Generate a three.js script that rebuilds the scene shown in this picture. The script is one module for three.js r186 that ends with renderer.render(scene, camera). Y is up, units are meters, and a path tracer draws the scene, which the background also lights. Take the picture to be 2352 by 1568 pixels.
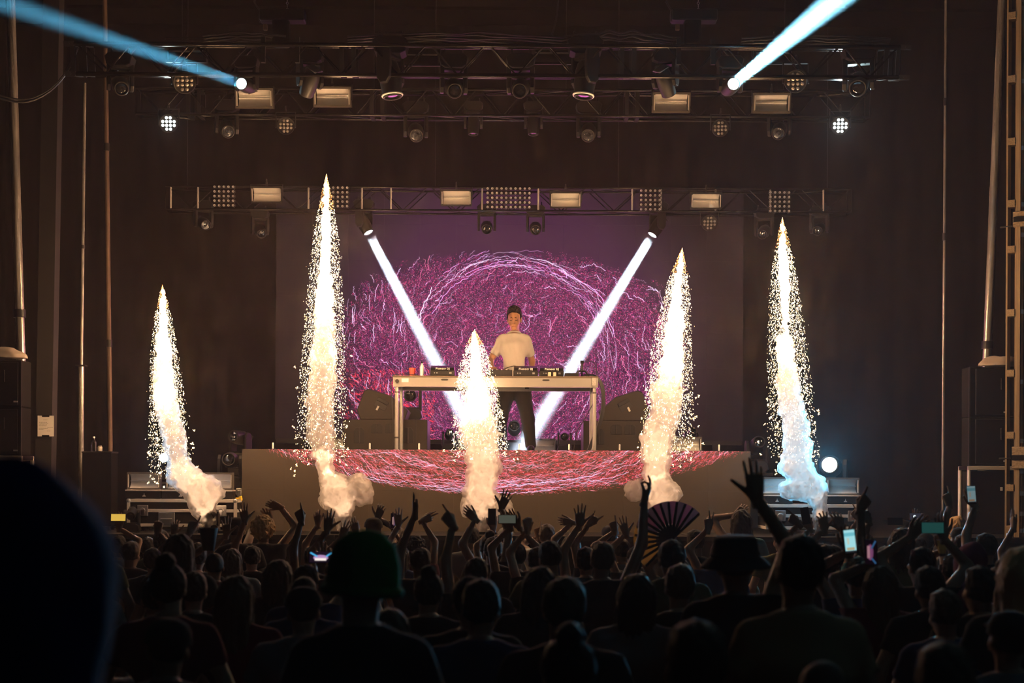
import * as THREE from 'three';
import { mergeGeometries } from 'three/addons/utils/BufferGeometryUtils.js';
import { RoundedBoxGeometry } from 'three/addons/geometries/RoundedBoxGeometry.js';
import { RectAreaLightUniformsLib } from 'three/addons/lights/RectAreaLightUniformsLib.js';
import { FontLoader } from 'three/addons/loaders/FontLoader.js';
import { TextGeometry } from 'three/addons/geometries/TextGeometry.js';

// ───────────────────────── camera, night sky, exposure ─────────────────────────
const scene = new THREE.Scene();
const FRAME_W = 2352, FRAME_H = 1568, FOCAL = 3400, HORIZON = 1100, EYE = 2.1, ROLL = 0.0045;
const camera = new THREE.PerspectiveCamera(2 * Math.atan(FRAME_H / 2 / FOCAL) * 180 / Math.PI, FRAME_W / FRAME_H, 0.1, 120);
camera.setViewOffset(FRAME_W, FRAME_H, 0, FRAME_H / 2 - HORIZON, FRAME_W, FRAME_H);
camera.position.set(0, EYE, 0);
camera.rotation.set(0, 0, ROLL);
camera.focus = 18.6;
camera.userData.fStop = 2.2;
const renderer = new THREE.WebGLRenderer({ antialias: true });
renderer.toneMapping = THREE.LinearToneMapping;
renderer.toneMappingExposure = 1.0;
renderer.shadowMap.enabled = true;
scene.background = new THREE.Color(0x020204);
scene.fog = new THREE.FogExp2(new THREE.Color(1, 0.81, 0.8), 0.0034);          // stage haze: the beams and glows come from it
RectAreaLightUniformsLib.init();

// ───────────────────────── helpers ─────────────────────────
let seed = 20240611;
const R = () => { seed = (seed + 0x6d2b79f5) | 0; let t = Math.imul(seed ^ (seed >>> 15), 1 | seed); t = (t + Math.imul(t ^ (t >>> 7), 61 | t)) ^ t; return ((t ^ (t >>> 14)) >>> 0) / 4294967296; };
const rr = (a, b) => a + (b - a) * R();
const V = (x, y, z) => new THREE.Vector3(x, y, z);
const cR = Math.cos(ROLL), sR = Math.sin(ROLL);
// a point of the place, from where it is seen in the frame and how far off it stands
function at(px, py, d) {
  const u = px - FRAME_W / 2, v = HORIZON - py;
  return V((u * cR - v * sR) * d / FOCAL, EYE + (u * sR + v * cR) * d / FOCAL, -d);
}
const taken = new Map();
function numbered(name) {
  const n = taken.get(name) ?? 0; taken.set(name, n + 1);
  return n ? name + '_' + String(n).padStart(3, '0') : name;
}
function tag(o, label, category, group, kind) {
  o.userData.label = label; if (category) o.userData.category = category;
  if (group) o.userData.group = group; if (kind) o.userData.kind = kind;
  return o;
}
function thing(name, label, category, pos, turn = 0, group) {
  const o = new THREE.Group(); o.name = numbered(name); scene.add(o);
  if (pos) o.position.copy(pos); o.rotation.y = turn;
  return tag(o, label, category, group);
}
function structure(o, label) { o.name = numbered(o.name); o.userData.kind = 'structure'; if (label) o.userData.label = label; scene.add(o); return o; }
function clean(g, uv) {
  const c = g.clone();
  for (const k of Object.keys(c.attributes)) if (k !== 'position' && k !== 'normal' && !(uv && k === 'uv')) c.deleteAttribute(k);
  if (!c.index) c.setIndex([...Array(c.attributes.position.count).keys()]);
  c.clearGroups();
  return c;
}
const join = (list, uv) => (list.length === 1 ? list[0] : mergeGeometries(list.map((g) => clean(g, uv))));
function part(name, geo, mat, parent) {
  const m = new THREE.Mesh(Array.isArray(geo) ? join(geo) : geo, mat);
  m.name = name; parent.add(m); return m;
}
const mv = (g, x, y, z) => g.translate(x, y, z);
const bx = (w, h, d, x = 0, y = 0, z = 0) => mv(new THREE.BoxGeometry(w, h, d), x, y, z);
const rbx = (w, h, d, r, x = 0, y = 0, z = 0) => mv(new RoundedBoxGeometry(w, h, d, 2, r), x, y, z);
const UPV = V(0, 1, 0);
function rod(a, b, r, seg = 8, r2 = r) {
  const dir = b.clone().sub(a), g = new THREE.CylinderGeometry(r2, r, dir.length(), seg);
  return g.applyMatrix4(new THREE.Matrix4().compose(a.clone().add(b).multiplyScalar(0.5), new THREE.Quaternion().setFromUnitVectors(UPV, dir.normalize()), V(1, 1, 1)));
}
const cyl = (r, h, x, y, z, axis = 'y', seg = 20, r2 = r) => {
  const g = new THREE.CylinderGeometry(r2, r, h, seg);
  if (axis === 'x') g.rotateZ(-Math.PI / 2); if (axis === 'z') g.rotateX(Math.PI / 2);
  return mv(g, x, y, z);
};
const wire = (pts, r, n = 24, seg = 6) => new THREE.TubeGeometry(new THREE.CatmullRomCurve3(pts), n, r, seg);
const lathe = (pts, seg = 24) => new THREE.LatheGeometry(pts.map(([x, y]) => new THREE.Vector2(x, y)), seg);
const ring = (r, t, x, y, z, seg = 24) => mv(new THREE.TorusGeometry(r, t, 8, seg), x, y, z);
function prism(points, depth, bevel = 0) {          // outline in x, y; extruded along z, centred
  const s = new THREE.Shape(points.map(([x, y]) => new THREE.Vector2(x, y)));
  return mv(new THREE.ExtrudeGeometry(s, { depth: depth - 2 * bevel, bevelEnabled: bevel > 0, bevelSize: bevel, bevelThickness: bevel, bevelSegments: 2, curveSegments: 10 }), 0, 0, -depth / 2 + bevel);
}
// value noise in space
const hash3 = (x, y, z) => { let h = Math.imul(x, 374761393) ^ Math.imul(y, 668265263) ^ Math.imul(z, 1274126177); h = Math.imul(h ^ (h >>> 13), 1103515245); return ((h ^ (h >>> 16)) >>> 0) / 4294967296; };
function noise3(x, y, z) {
  const ix = Math.floor(x), iy = Math.floor(y), iz = Math.floor(z); let fx = x - ix, fy = y - iy, fz = z - iz;
  fx = fx * fx * (3 - 2 * fx); fy = fy * fy * (3 - 2 * fy); fz = fz * fz * (3 - 2 * fz);
  const l = (a, b, t) => a + (b - a) * t, h = (a, b, c) => hash3(ix + a, iy + b, iz + c);
  return l(l(l(h(0, 0, 0), h(1, 0, 0), fx), l(h(0, 1, 0), h(1, 1, 0), fx), fy), l(l(h(0, 0, 1), h(1, 0, 1), fx), l(h(0, 1, 1), h(1, 1, 1), fx), fy), fz) * 2 - 1;
}
function noiseTexture(n, lo, hi, scale, color) {
  const data = new Uint8Array(n * n * 4);
  for (let y = 0; y < n; y++) for (let x = 0; x < n; x++) {
    const a = (x / n) * Math.PI * 2, b = (y / n) * Math.PI * 2;
    const k = scale, f = 0.5 + 0.28 * noise3(Math.cos(a) * k + 9, Math.sin(a) * k + Math.cos(b) * k, Math.sin(b) * k) + 0.22 * noise3(Math.cos(a) * k * 4, Math.sin(a) * k * 4 + Math.cos(b) * k * 4, Math.sin(b) * k * 4) + 0.15 * (hash3(x, y, 3) - 0.5);
    const v = Math.max(0, Math.min(255, (lo + (hi - lo) * f) * 255));
    data.set([v, v, v, 255], (y * n + x) * 4);
  }
  const t = new THREE.DataTexture(data, n, n); t.wrapS = t.wrapT = THREE.RepeatWrapping; t.magFilter = THREE.LinearFilter;
  if (color) t.colorSpace = THREE.SRGBColorSpace; t.needsUpdate = true; return t;
}
const speckle = noiseTexture(256, 0.45, 1.0, 3, true), scuff = noiseTexture(256, 0.3, 0.75, 2, false);
const soft = (c, roughness, specularIntensity) => new THREE.MeshPhysicalMaterial({ color: new THREE.Color(...c), roughness, specularIntensity });
const std = (c, roughness, metalness = 0, more = {}) => new THREE.MeshStandardMaterial({ color: new THREE.Color(...c), roughness, metalness, ...more });
const M = {
  black: std([0.007, 0.0065, 0.0065], 0.5), blackGloss: std([0.007, 0.007, 0.008], 0.22), blackMatte: std([0.007, 0.0065, 0.006], 0.9), charcoal: std([0.02, 0.018, 0.017], 0.6),
  trussBlack: std([0.004, 0.0036, 0.0036], 0.2), drape: std([0.004, 0.0035, 0.0035], 0.95), deck: std([0.012, 0.011, 0.01], 0.7),
  alu: std([0.86, 0.82, 0.76], 0.42, 0.25, { map: speckle, roughnessMap: scuff }), aluClean: std([0.58, 0.55, 0.51], 0.4, 0.3), steel: std([0.5, 0.5, 0.5], 0.3, 0.9), rust: std([0.24, 0.15, 0.1], 0.7, 0.3, { map: speckle }),
  poleAlu: std([0.52, 0.48, 0.43], 0.45, 0.4, { map: speckle, roughnessMap: scuff }),
  tan: std([0.55, 0.38, 0.21], 0.6, 0, { map: speckle }), tanDark: std([0.16, 0.1, 0.055], 0.7), greyPaint: std([0.07, 0.06, 0.05], 0.6),
  rubber: std([0.008, 0.008, 0.008], 0.7), cable: std([0.009, 0.009, 0.01], 0.5), white: std([0.75, 0.73, 0.7], 0.7), paper: std([0.72, 0.69, 0.64], 0.85),
  reflector: std([0.82, 0.78, 0.72], 0.28, 1), reflectorSoft: std([0.93, 0.9, 0.86], 0.3, 0.2), chrome: std([0.8, 0.8, 0.8], 0.14, 1),
  lensDark: new THREE.MeshPhysicalMaterial({ color: new THREE.Color(0.012, 0.012, 0.014), roughness: 0.06, clearcoat: 1, clearcoatRoughness: 0.03 }),
  glass: new THREE.MeshPhysicalMaterial({ color: 0xffffff, roughness: 0.04, transmission: 1, thickness: 0, ior: 1.5 }),
  red: std([0.55, 0.05, 0.03], 0.5), yellow: std([0.75, 0.5, 0.03], 0.55), wood: std([0.2, 0.14, 0.09], 0.6, 0, { map: speckle }),
};
for (const [k, sp] of [['drape', 0.12], ['blackMatte', 0.25], ['black', 0.6], ['trussBlack', 0.55], ['deck', 0.3], ['charcoal', 0.6]]) { const m = M[k]; M[k] = new THREE.MeshPhysicalMaterial({ color: m.color, roughness: m.roughness, metalness: m.metalness, specularIntensity: sp }); }
const glow = (r, g, b, k) => new THREE.MeshStandardMaterial({ color: 0x000000, roughness: 1, emissive: new THREE.Color(r, g, b), emissiveIntensity: k });
function pointLight(pos, color, k, radius, parent = scene) {
  const l = new THREE.PointLight(new THREE.Color(...color), k); l.position.copy(pos); l.shadow.radius = radius / 0.02; l.castShadow = true; l.name = 'spark_fill_light'; parent.add(l); return l;
}
function spotLight(pos, to, color, k, angle, radius, penumbra = 0.25) {
  const l = new THREE.SpotLight(new THREE.Color(...color), k, 0, angle, penumbra); l.position.copy(pos); l.target.position.copy(to); l.shadow.radius = radius / 0.02; l.castShadow = true; l.name = 'beam_light';
  l.target.name = 'beam_target'; scene.add(l, l.target); return l;
}
// a beam leaves the whole face of the lens: a cluster of narrow spots spread over the disc
function lensBeam(pos, to, color, k, angle, radius) {
  const n = to.clone().sub(pos).normalize(), u = n.clone().cross(UPV).normalize(), v = u.clone().cross(n), spots = [[0, 0]];
  for (const [r, m, o] of [[0.5, 5, 0.3], [0.92, 9, 0]]) for (let i = 0; i < m; i++) spots.push([r * radius * Math.cos(o + i / m * 6.2832), r * radius * Math.sin(o + i / m * 6.2832)]);
  for (const [a, b] of spots) { const o = u.clone().multiplyScalar(a).addScaledVector(v, b), far = 1 + pos.distanceTo(to) * 0; spotLight(pos.clone().add(o), to.clone().addScaledVector(o, far), color, k / spots.length, angle, 0.006, 0.5); }
}
// depths of the place, metres from the camera
const D = { stageFront: 17.0, comet: 17.45, riser: 18.3, table: 18.55, dj: 19.62, screen: 21.5, truss1: 17.5, truss2: 19.6, truss3: 20.8, back: 24.5 };
const DECK_Y = 1.45, RISER_Y = at(1139, 1033.5, D.riser).y;
// ───────────────────────── ground, stage, drapes, roof ─────────────────────────
{
  const g = new THREE.Mesh(bx(34, 0.3, 27, 0, -0.15, -12.5), M.deck); g.name = 'floor'; structure(g, 'dark ground under the crowd');
  const deck = new THREE.Group(); deck.name = 'stage_deck'; structure(deck, 'black stage deck behind the crowd');
  for (let i = 0; i < 8; i++) for (let j = 0; j < 6; j++) part('deck_panel', rbx(2.03, 0.06, 1.28, 0.006, -7.14 + i * 2.04, DECK_Y - 0.03, -D.stageFront - 0.65 - j * 1.29), M.deck, deck);
  part('stage_skirt', bx(16.3, DECK_Y - 0.06, 0.05, 0, (DECK_Y - 0.06) / 2, -D.stageFront - 0.04), M.drape, deck);
  for (const x of [-8, -4, 0, 4, 8]) part('deck_leg', bx(0.1, DECK_Y - 0.06, 0.1, x, (DECK_Y - 0.06) / 2, -D.stageFront - 3), M.greyPaint, deck);
  // black drapes with folds
  const drape = (w, h, folds, depth) => {
    const g = new THREE.PlaneGeometry(w, h, folds * 6, 6), p = g.attributes.position;
    for (let i = 0; i < p.count; i++) p.setZ(i, depth * (Math.sin(p.getX(i) / w * folds * 6.2832) + 0.5 * Math.sin(p.getX(i) * 3.1 + p.getY(i) * 0.3)));
    g.computeVertexNormals(); return g;
  };
  const wall = (name, w, h, x, y, z, ry, label) => {
    const o = new THREE.Group(); o.name = name; o.position.set(x, y, z); o.rotation.y = ry; structure(o, label);
    part('drape', drape(w, h, Math.round(w * 2.2), 0.035), M.drape, o); part('backing', bx(w, h, 0.08, 0, 0, -0.14), M.blackMatte, o);
  };
  wall('wall_back', 17, 9.6, 0, 4.8, -D.back, 0, 'black drape hung behind the LED wall');
  wall('wall_left', 8.2, 9.6, -8.4, 4.8, -D.back + 4.0, Math.PI / 2, 'black wing drape at the left of the stage');
  wall('wall_right', 8.2, 9.6, 8.4, 4.8, -D.back + 4.0, -Math.PI / 2, 'black wing drape at the right of the stage');
  const roof = new THREE.Group(); roof.name = 'ceiling'; structure(roof, 'dark stage roof above the trusses');
  part('roof_panel', bx(17, 0.15, 8.6, 0, 9.7, -D.back + 4.2), M.drape, roof);
  for (const z of [17.5, 19.6, 20.8, 23]) part('roof_beam', bx(17, 0.22, 0.16, 0, 9.52, -z), M.trussBlack, roof);
}

// ───────────────────────── LED walls ─────────────────────────
// both walls play the same video: swirling pink particles round a ring
function videoWall(w, h, ppm, draw) {
  const c = document.createElement('canvas'); c.width = Math.round(w * ppm); c.height = Math.round(h * ppm);
  const x = c.getContext('2d'); x.fillStyle = '#000'; x.fillRect(0, 0, c.width, c.height); draw(x, c.width, c.height);
  const t = new THREE.CanvasTexture(c); t.colorSpace = THREE.SRGBColorSpace; t.magFilter = THREE.LinearFilter; return t;
}
function ledWall(root, cols, rows, tw, th, tex, look, y0, x0) {
  const mat = new THREE.MeshPhysicalMaterial({ color: new THREE.Color(...look.color), roughness: 0.75, specularIntensity: 0.35, emissive: 0xffffff, emissiveMap: tex, emissiveIntensity: look.k });
  for (let i = 0; i < cols; i++) for (let j = 0; j < rows; j++) {
    const g = bx(tw - 0.001, th - 0.001, 0.07), p = g.attributes.position, uv = g.attributes.uv, n = g.attributes.normal;
    for (let k = 0; k < p.count; k++) {
      const f = n.getZ(k) > 0.5 ? 1 : 0;
      uv.setXY(k, f ? (i + 0.5 + p.getX(k) / tw) / cols : 0.001, f ? (j + 0.5 + p.getY(k) / th) / rows : 0.999);
    }
    const m = part('screen_panel', g, mat, root); m.position.set(x0 + (i + 0.5) * tw, y0 + (j + 0.5) * th, 0);
  }
}
const ink = ['#a3245c', '#c42c5e', '#8d2a6e', '#d83a62', '#b8356f', '#75265f', '#e25a86', '#f0a0c8', '#9c3a86', '#c9273f'];
const SCR = { w: 13 * 0.52, h: 7 * 0.52, c: at(1170, 735, D.screen) };
{
  const s = FOCAL / D.screen, ppm = 300, left = SCR.c.x - SCR.w / 2, bottom = at(1170, 1010, D.screen).y;
  const toX = (px) => (at(px, 800, D.screen).x - left) * ppm, toY = (py) => (bottom + SCR.h - at(1170, py, D.screen).y) * ppm, k = ppm / s;
  const tex = videoWall(SCR.w, SCR.h, ppm, (x, W, H) => {
    const cx = toX(1170), cy = toY(812), hazeBg = x.createRadialGradient(cx, cy - 60 * k, 60 * k, cx, cy - 40 * k, 500 * k); hazeBg.addColorStop(0, '#30132b'); hazeBg.addColorStop(0.55, '#281026'); hazeBg.addColorStop(1, '#090508'); x.fillStyle = hazeBg; x.fillRect(0, 0, W, H);  // purple stage haze painted into the video background
    const inside = (X, Y) => { const u = (X - cx) / (405 * k), v = (Y - cy) / ((Y < cy ? 232 : 330) * k); return Math.pow(Math.abs(u), 2.6) + Math.pow(Math.abs(v), 2.6); };
    const flow = (X, Y) => {
      const dx = X - cx, dy = Y - cy, r = Math.hypot(dx, dy), a = Math.atan2(dy, dx);
      const n = noise3(X / (34 * k), Y / (34 * k), 4), ringy = Math.exp(-(((r / k - 205) / 46) ** 2)), out = r / k > 235;
      return out ? a + 1.57 * 0.75 + n * 0.8 : a + 1.57 + n * (2.6 - 2.2 * ringy);
    };
    const stroke = (X, Y, n, step, col, lw, al, wob) => {
      x.strokeStyle = col; x.globalAlpha = al; x.lineWidth = lw; x.beginPath(); x.moveTo(X, Y);
      for (let i = 0; i < n; i++) { const a = flow(X, Y) + (R() - 0.5) * wob; X += Math.cos(a) * step; Y += Math.sin(a) * step; if (inside(X, Y) > 1.06) break; x.lineTo(X, Y); }
      x.stroke();
    };
    x.lineCap = 'round';
    const grain = (n, cols, len, lw, al, step) => { for (let i = 0; i < n; i++) {
      const X = cx + (R() * 2 - 1) * 425 * k, Y = cy + (R() * 2 - 1) * 335 * k, q = inside(X, Y) + 0.16 * noise3(X / 22, Y / 22, 1); if (R() > (1.02 - q) * 2.6) continue;
      const low = Y > cy + 40 * k && X < cx - 170 * k && R() < 0.4;
      stroke(X, Y, step, rr(...len), low ? '#e0303c' : cols[R() * cols.length | 0], rr(...lw), rr(...al), 1.4);
    } };
    grain(34000, ['#4a0f32', '#5e1440', '#3d0c36', '#6a1a3e', '#52184a'], [4, 8], [2, 3.6], [0.35, 0.8], 2);
    grain(80000, ['#b01c4e', '#c9265a', '#8a1c5c', '#a0246e', '#d8305e', '#7c1a58', '#e24a78'], [1.2, 2.6], [0.9, 1.7], [0.5, 1], 1);
    grain(42000, ['#ff5f92', '#ff8fba', '#ffc4e4', '#ffe6f6', '#e873c0'], [0.8, 1.8], [0.8, 1.5], [0.55, 1], 1);
    for (let i = 0; i < 640; i++) {
      const X = cx + (R() * 2 - 1) * 400 * k, Y = cy + (R() * 2 - 1) * 325 * k; if (inside(X, Y) > 0.96) continue;
      stroke(X, Y, 8 + (R() * 26 | 0), rr(2, 4), R() < 0.7 ? '#efd6ff' : '#ff86ae', rr(0.7, 1.9), rr(0.45, 0.95), 2.4);
    }
    for (let i = 0; i < 80; i++) {                                    // the bright ring, strongest at the top
      const r0 = (R() < 0.5 ? rr(196, 222) : rr(168, 236)) * k, span = rr(0.15, 0.9), a0 = (R() < 0.72 ? rr(3.3, 5.9) : rr(-0.4, 3.4)); x.strokeStyle = R() < 0.6 ? '#f4e2ff' : '#e0a0e6'; x.lineWidth = a0 > 3.3 ? rr(0.7, 2.8) : rr(0.6, 1.3); x.globalAlpha = a0 > 3.3 ? rr(0.3, 0.95) : rr(0.2, 0.5); x.beginPath();
      for (let j = 0; j <= 26; j++) { const a = a0 + span * j / 26, r = r0 * (1 + 0.05 * noise3(a * 3, i * 0.37, 7) + 0.03 * j / 26 + 0.012 * noise3(a * 30, i, 2)), X = cx + Math.cos(a) * r * 1.06, Y = cy + Math.sin(a) * r * 1.02; j ? x.lineTo(X, Y) : x.moveTo(X, Y); }
      x.stroke();
    }
    for (let i = 0; i < 60; i++) {                                    // falling strands at both sides
      const sd = R() < 0.5 ? -1 : 1, X0 = cx + sd * rr(225, 390) * k; let X = X0, Y = cy + rr(-170, 190) * k; x.strokeStyle = '#f0d0f6'; x.lineWidth = rr(1, 2.6); x.globalAlpha = rr(0.4, 0.9); x.beginPath(); x.moveTo(X, Y);
      for (let j = 0; j < 16; j++) { X += sd * rr(-1, 1.6) + (R() - 0.5) * 5; Y += rr(3, 6); if (inside(X, Y) > 0.98) break; x.lineTo(X, Y); } x.stroke();
    }
    x.globalAlpha = 1;
  });
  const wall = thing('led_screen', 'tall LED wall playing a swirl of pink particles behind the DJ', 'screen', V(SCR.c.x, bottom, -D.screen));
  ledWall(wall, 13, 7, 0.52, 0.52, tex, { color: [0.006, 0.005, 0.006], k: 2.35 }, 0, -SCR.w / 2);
  const fr = [bx(SCR.w, 0.06, 0.12, 0, -0.03, -0.02)];
  for (let i = 0; i <= 13; i += 1) fr.push(bx(0.05, SCR.h, 0.05, -SCR.w / 2 + i * 0.52, SCR.h / 2, -0.08));
  part('back_frame', fr, M.black, wall);
  for (const x of [-3, -1.5, 0, 1.5, 3]) part('leg', bx(0.08, bottom - DECK_Y - 0.06, 0.1, x, -(bottom - DECK_Y + 0.06) / 2, -0.02), M.black, wall);
  const al = new THREE.RectAreaLight(new THREE.Color(0.62, 0.1, 0.4), 5, 4.6, 2.4); al.position.set(SCR.c.x, at(1170, 810, D.screen).y, -D.screen + 0.06); al.lookAt(al.position.x, al.position.y, 0); al.name = 'screen_light'; scene.add(al);
}
// ── riser with its LED fascia
{
  const a = at(558, 1030, D.riser), b = at(1722, 1037, D.riser), w = b.x - a.x, hgt = RISER_Y - DECK_Y, s = FOCAL / D.riser;
  const riser = new THREE.Group(); riser.name = 'dj_riser'; structure(riser, 'raised platform the DJ table stands on');
  part('riser_top', rbx(w, 0.05, 2.7, 0.008, a.x + w / 2, RISER_Y - 0.025, -D.riser - 1.43), M.deck, riser);
  for (const x of [0.05, 0.34, 0.66, 0.95]) for (const z of [0.3, 1.5, 2.6]) part('riser_leg', bx(0.08, hgt - 0.05, 0.08, a.x + w * x, DECK_Y + (hgt - 0.05) / 2, -D.riser - z), M.greyPaint, riser);
  const ppm = 300, k = ppm / s, toX = (px) => (at(px, 1080, D.riser).x - a.x) * ppm, toY = (py) => (RISER_Y - at(1139, py, D.riser).y) * ppm;
  const tex = videoWall(w, hgt, ppm, (x, W, H) => {
    x.lineCap = 'round';
    const edge = (px) => { const u = (px - 1165) / 575; return 1028 + 110 * Math.max(0, 1 - Math.pow(Math.abs(u), 2.2)); };
    const pxOf = (X) => 558 + X / W * 1164, slope = (px) => (edge(px + 4) - edge(px - 4)) / 8;
    for (let i = 0; i < 27000; i++) {
      const px = rr(590, 1716), py = rr(1026, 1140), e = edge(px); if (py > e - rr(0, 16)) continue;
      const dirn = (1165 - px) / 575 * 0.8 + (R() - 0.5) * 1.1, L = rr(2, 11) * k, X = toX(px), Y = toY(py);
      const c = ['#e2323a', '#d0243c', '#f0507a', '#8a1626', '#c01c30', '#5a0c14', '#c8284e', '#3a080c', '#ff90b0', '#7a1420'][R() * 10 | 0];
      x.strokeStyle = c; x.globalAlpha = rr(0.4, 0.95); x.lineWidth = rr(0.9, 2.2); x.beginPath(); x.moveTo(X, Y); x.lineTo(X + Math.cos(dirn) * L, Y + Math.sin(dirn) * L); x.stroke();
    }
    for (let i = 0; i < 6000; i++) { const px = rr(590, 1716), py = rr(1026, 1138); if (py > edge(px) - rr(0, 9)) continue; x.globalAlpha = rr(0.5, 1); x.fillStyle = R() < 0.5 ? '#ffd0e6' : '#ff6a6a'; const q = rr(0.9, 2.4); x.fillRect(toX(px), toY(py), q, q); }
    for (let i = 0; i < 300; i++) {                                   // bright strands that sweep in towards the middle
      let px = rr(610, 1690), py = rr(1024, 1128); x.strokeStyle = R() < 0.65 ? '#f6dcff' : '#ff9ab8'; x.globalAlpha = rr(0.45, 1); x.lineWidth = rr(0.6, 1.9); x.beginPath(); let on = false; const n = 6 + (R() * 22 | 0), jit = rr(-0.25, 0.25);
      for (let j = 0; j < n; j++) { if (py > edge(px) - 3) break; const X = toX(px), Y = toY(py); on ? x.lineTo(X, Y) : x.moveTo(X, Y); on = true; const a = (1165 - px) / 575 * 0.85 + jit + 0.7 * noise3(px / 9, py / 9, i); px += 4.2 * Math.cos(a); py += 4.2 * Math.sin(a); }
      x.stroke();
    }
    for (let i = 0; i < 26; i++) { const px0 = rr(760, 1300), L = rr(90, 260), off = rr(4, 34); x.strokeStyle = '#efd2ff'; x.globalAlpha = rr(0.5, 1); x.lineWidth = rr(0.7, 2); x.beginPath(); for (let j = 0; j <= 40; j++) { const px = px0 + L * j / 40, X = toX(px), Y = toY(edge(px) - off - 8 * (j / 40) ** 2 + 2.4 * noise3(px / 8, i, 5)); j ? x.lineTo(X, Y) : x.moveTo(X, Y); } x.stroke(); }
    x.globalAlpha = 1;
  });
  const wall = thing('led_fascia_screen', 'low LED fascia along the riser front showing red and pink strands', 'screen', V(a.x, DECK_Y, -D.riser + 0.035));
  ledWall(wall, 12, 2, w / 12, hgt / 2, tex, { color: [0.07, 0.055, 0.042], k: 1.35 }, 0, 0);
  for (const px of [623, 847, 961, 1192, 1308, 1425, 1540, 1655]) {
    const q = at(px, 1030, D.riser), peg = thing('edge_peg', 'short pale peg on the riser edge at ' + (px < 700 ? 'the far left end' : px < 900 ? 'the left of the table' : px < 1000 ? 'the left table legs' : px < 1250 ? 'the DJ feet' : px < 1350 ? 'the right of the DJ' : px < 1480 ? 'the right table legs' : px < 1600 ? 'the right smoke trail' : 'the far right end'), 'peg', V(q.x, RISER_Y, -D.riser - 0.13), 0, 'pegs along the riser edge');
    part('post', lathe([[0.001, 0], [0.02, 0], [0.02, 0.006], [0.011, 0.012], [0.011, 0.075], [0.008, 0.083], [0.001, 0.085]], 12), M.white, peg);
    part('base', rbx(0.06, 0.008, 0.06, 0.003, 0, 0.004, 0), M.black, peg);
  }
  const al = new THREE.RectAreaLight(new THREE.Color(0.8, 0.2, 0.3), 0.3, 4.6, 0.4); al.position.set(a.x + w / 2, RISER_Y - 0.25, -D.riser + 0.1); al.lookAt(al.position.x, al.position.y, 0); al.name = 'fascia_light'; scene.add(al);
}
// ───────────────────────── trusses ─────────────────────────
function truss(name, label, x0, x1, yTop, yBot, d, depth, tilt, o) {
  const a = at(x0, (yTop + yBot) / 2, d), b = at(x1, (yTop + yBot) / 2, d), yc = (a.y + b.y) / 2, L = b.x - a.x, H = (yBot - yTop) * d / FOCAL, h = H / 2, w = depth / 2;
  const t = thing(name, label, 'truss', V((a.x + b.x) / 2, yc, -d)); t.rotation.x = tilt;
  const ch = o.r ?? 0.024, mat = o.mat;
  for (const sy of [-1, 1]) for (const sz of [-1, 1]) {
    part('chord', rod(V(-L / 2, sy * h, sz * w), V(L / 2, sy * h, sz * w), ch, 12), mat, t);
    if (o.forks) for (const e of [-1, 1]) part('fork', [bx(0.12, 0.055, 0.05, e * (L / 2 + 0.03 + (sz > 0 ? 0.03 : 0)), sy * h, sz * w), cyl(0.012, 0.07, e * (L / 2 + 0.06), sy * h, sz * w, 'z', 8)], M.charcoal, t);
  }
  const n = o.bays, step = L / n, br = o.br ?? 0.012, brace = new Map();
  const bar = (p, q) => { const m = part('brace', rod(p, q, br, 6), mat, t); return m; };
  for (let i = 0; i < n; i++) {
    const xa = -L / 2 + i * step, xm = xa + step / 2, xb = xa + step;
    if (o.gap && o.gap(i)) continue;
    for (const sz of [-1, 1]) { bar(V(xa + 0.03, h, sz * w), V(xm, -h, sz * w)); bar(V(xm, -h, sz * w), V(xb - 0.03, h, sz * w)); }
    bar(V(xa, h, -w), V(xb, h, w)); bar(V(xa, -h, w), V(xb, -h, -w));
  }
  for (const px of o.joints ?? []) {
    const x = at(px, yBot, d).x - t.position.x;
    for (const e of [-0.07, 0.07]) part('joint_frame', [bx(0.05, H, 0.02, x + e, 0, w), bx(0.05, H, 0.02, x + e, 0, -w), bx(0.05, 0.05, depth, x + e, h, 0), bx(0.05, 0.05, depth, x + e, -h, 0)], M.black, t);
  }
  for (const e of [-1, 1]) part('end_frame', [rod(V(e * L / 2, -h, w), V(e * L / 2, h, w), br, 8), rod(V(e * L / 2, -h, -w), V(e * L / 2, h, -w), br, 8), rod(V(e * L / 2, h, -w), V(e * L / 2, h, w), br, 8), rod(V(e * L / 2, -h, -w), V(e * L / 2, -h, w), br, 8)], mat, t);
  for (const px of o.hang ?? []) { const x = at(px, yTop, d).x - t.position.x; part('hanging_cable', rod(V(x, h, 0), V(x, 9.45 - yc, 0), 0.006, 6), M.cable, t); }
  return { t, yBot: yc - h, yTop: yc + h, h, w };
}
const T1 = truss('front_truss', 'long black box truss nearest the crowd, with the two blue beam lights', 182, 2058, 108, 174, D.truss1, 0.34, 0.22, { mat: M.trussBlack, bays: 14, forks: true, joints: [190, 802, 1440, 2040], r: 0.026 });
const T2 = truss('middle_truss', 'black box truss behind the front one, carrying four lit strobes', 318, 1992, 212, 270, D.truss2, 0.3, 0.05, { mat: M.trussBlack, bays: 15, joints: [450, 868, 1450], hang: [420, 860, 1300, 1800], r: 0.02 });
const T3 = truss('rear_truss', 'dim box truss above the LED wall', 386, 1950, 436, 488, D.truss3, 0.3, 0, { mat: M.trussBlack, bays: 13, joints: [], hang: [430, 1000, 1420, 1900], r: 0.016, br: 0.009 });
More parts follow.
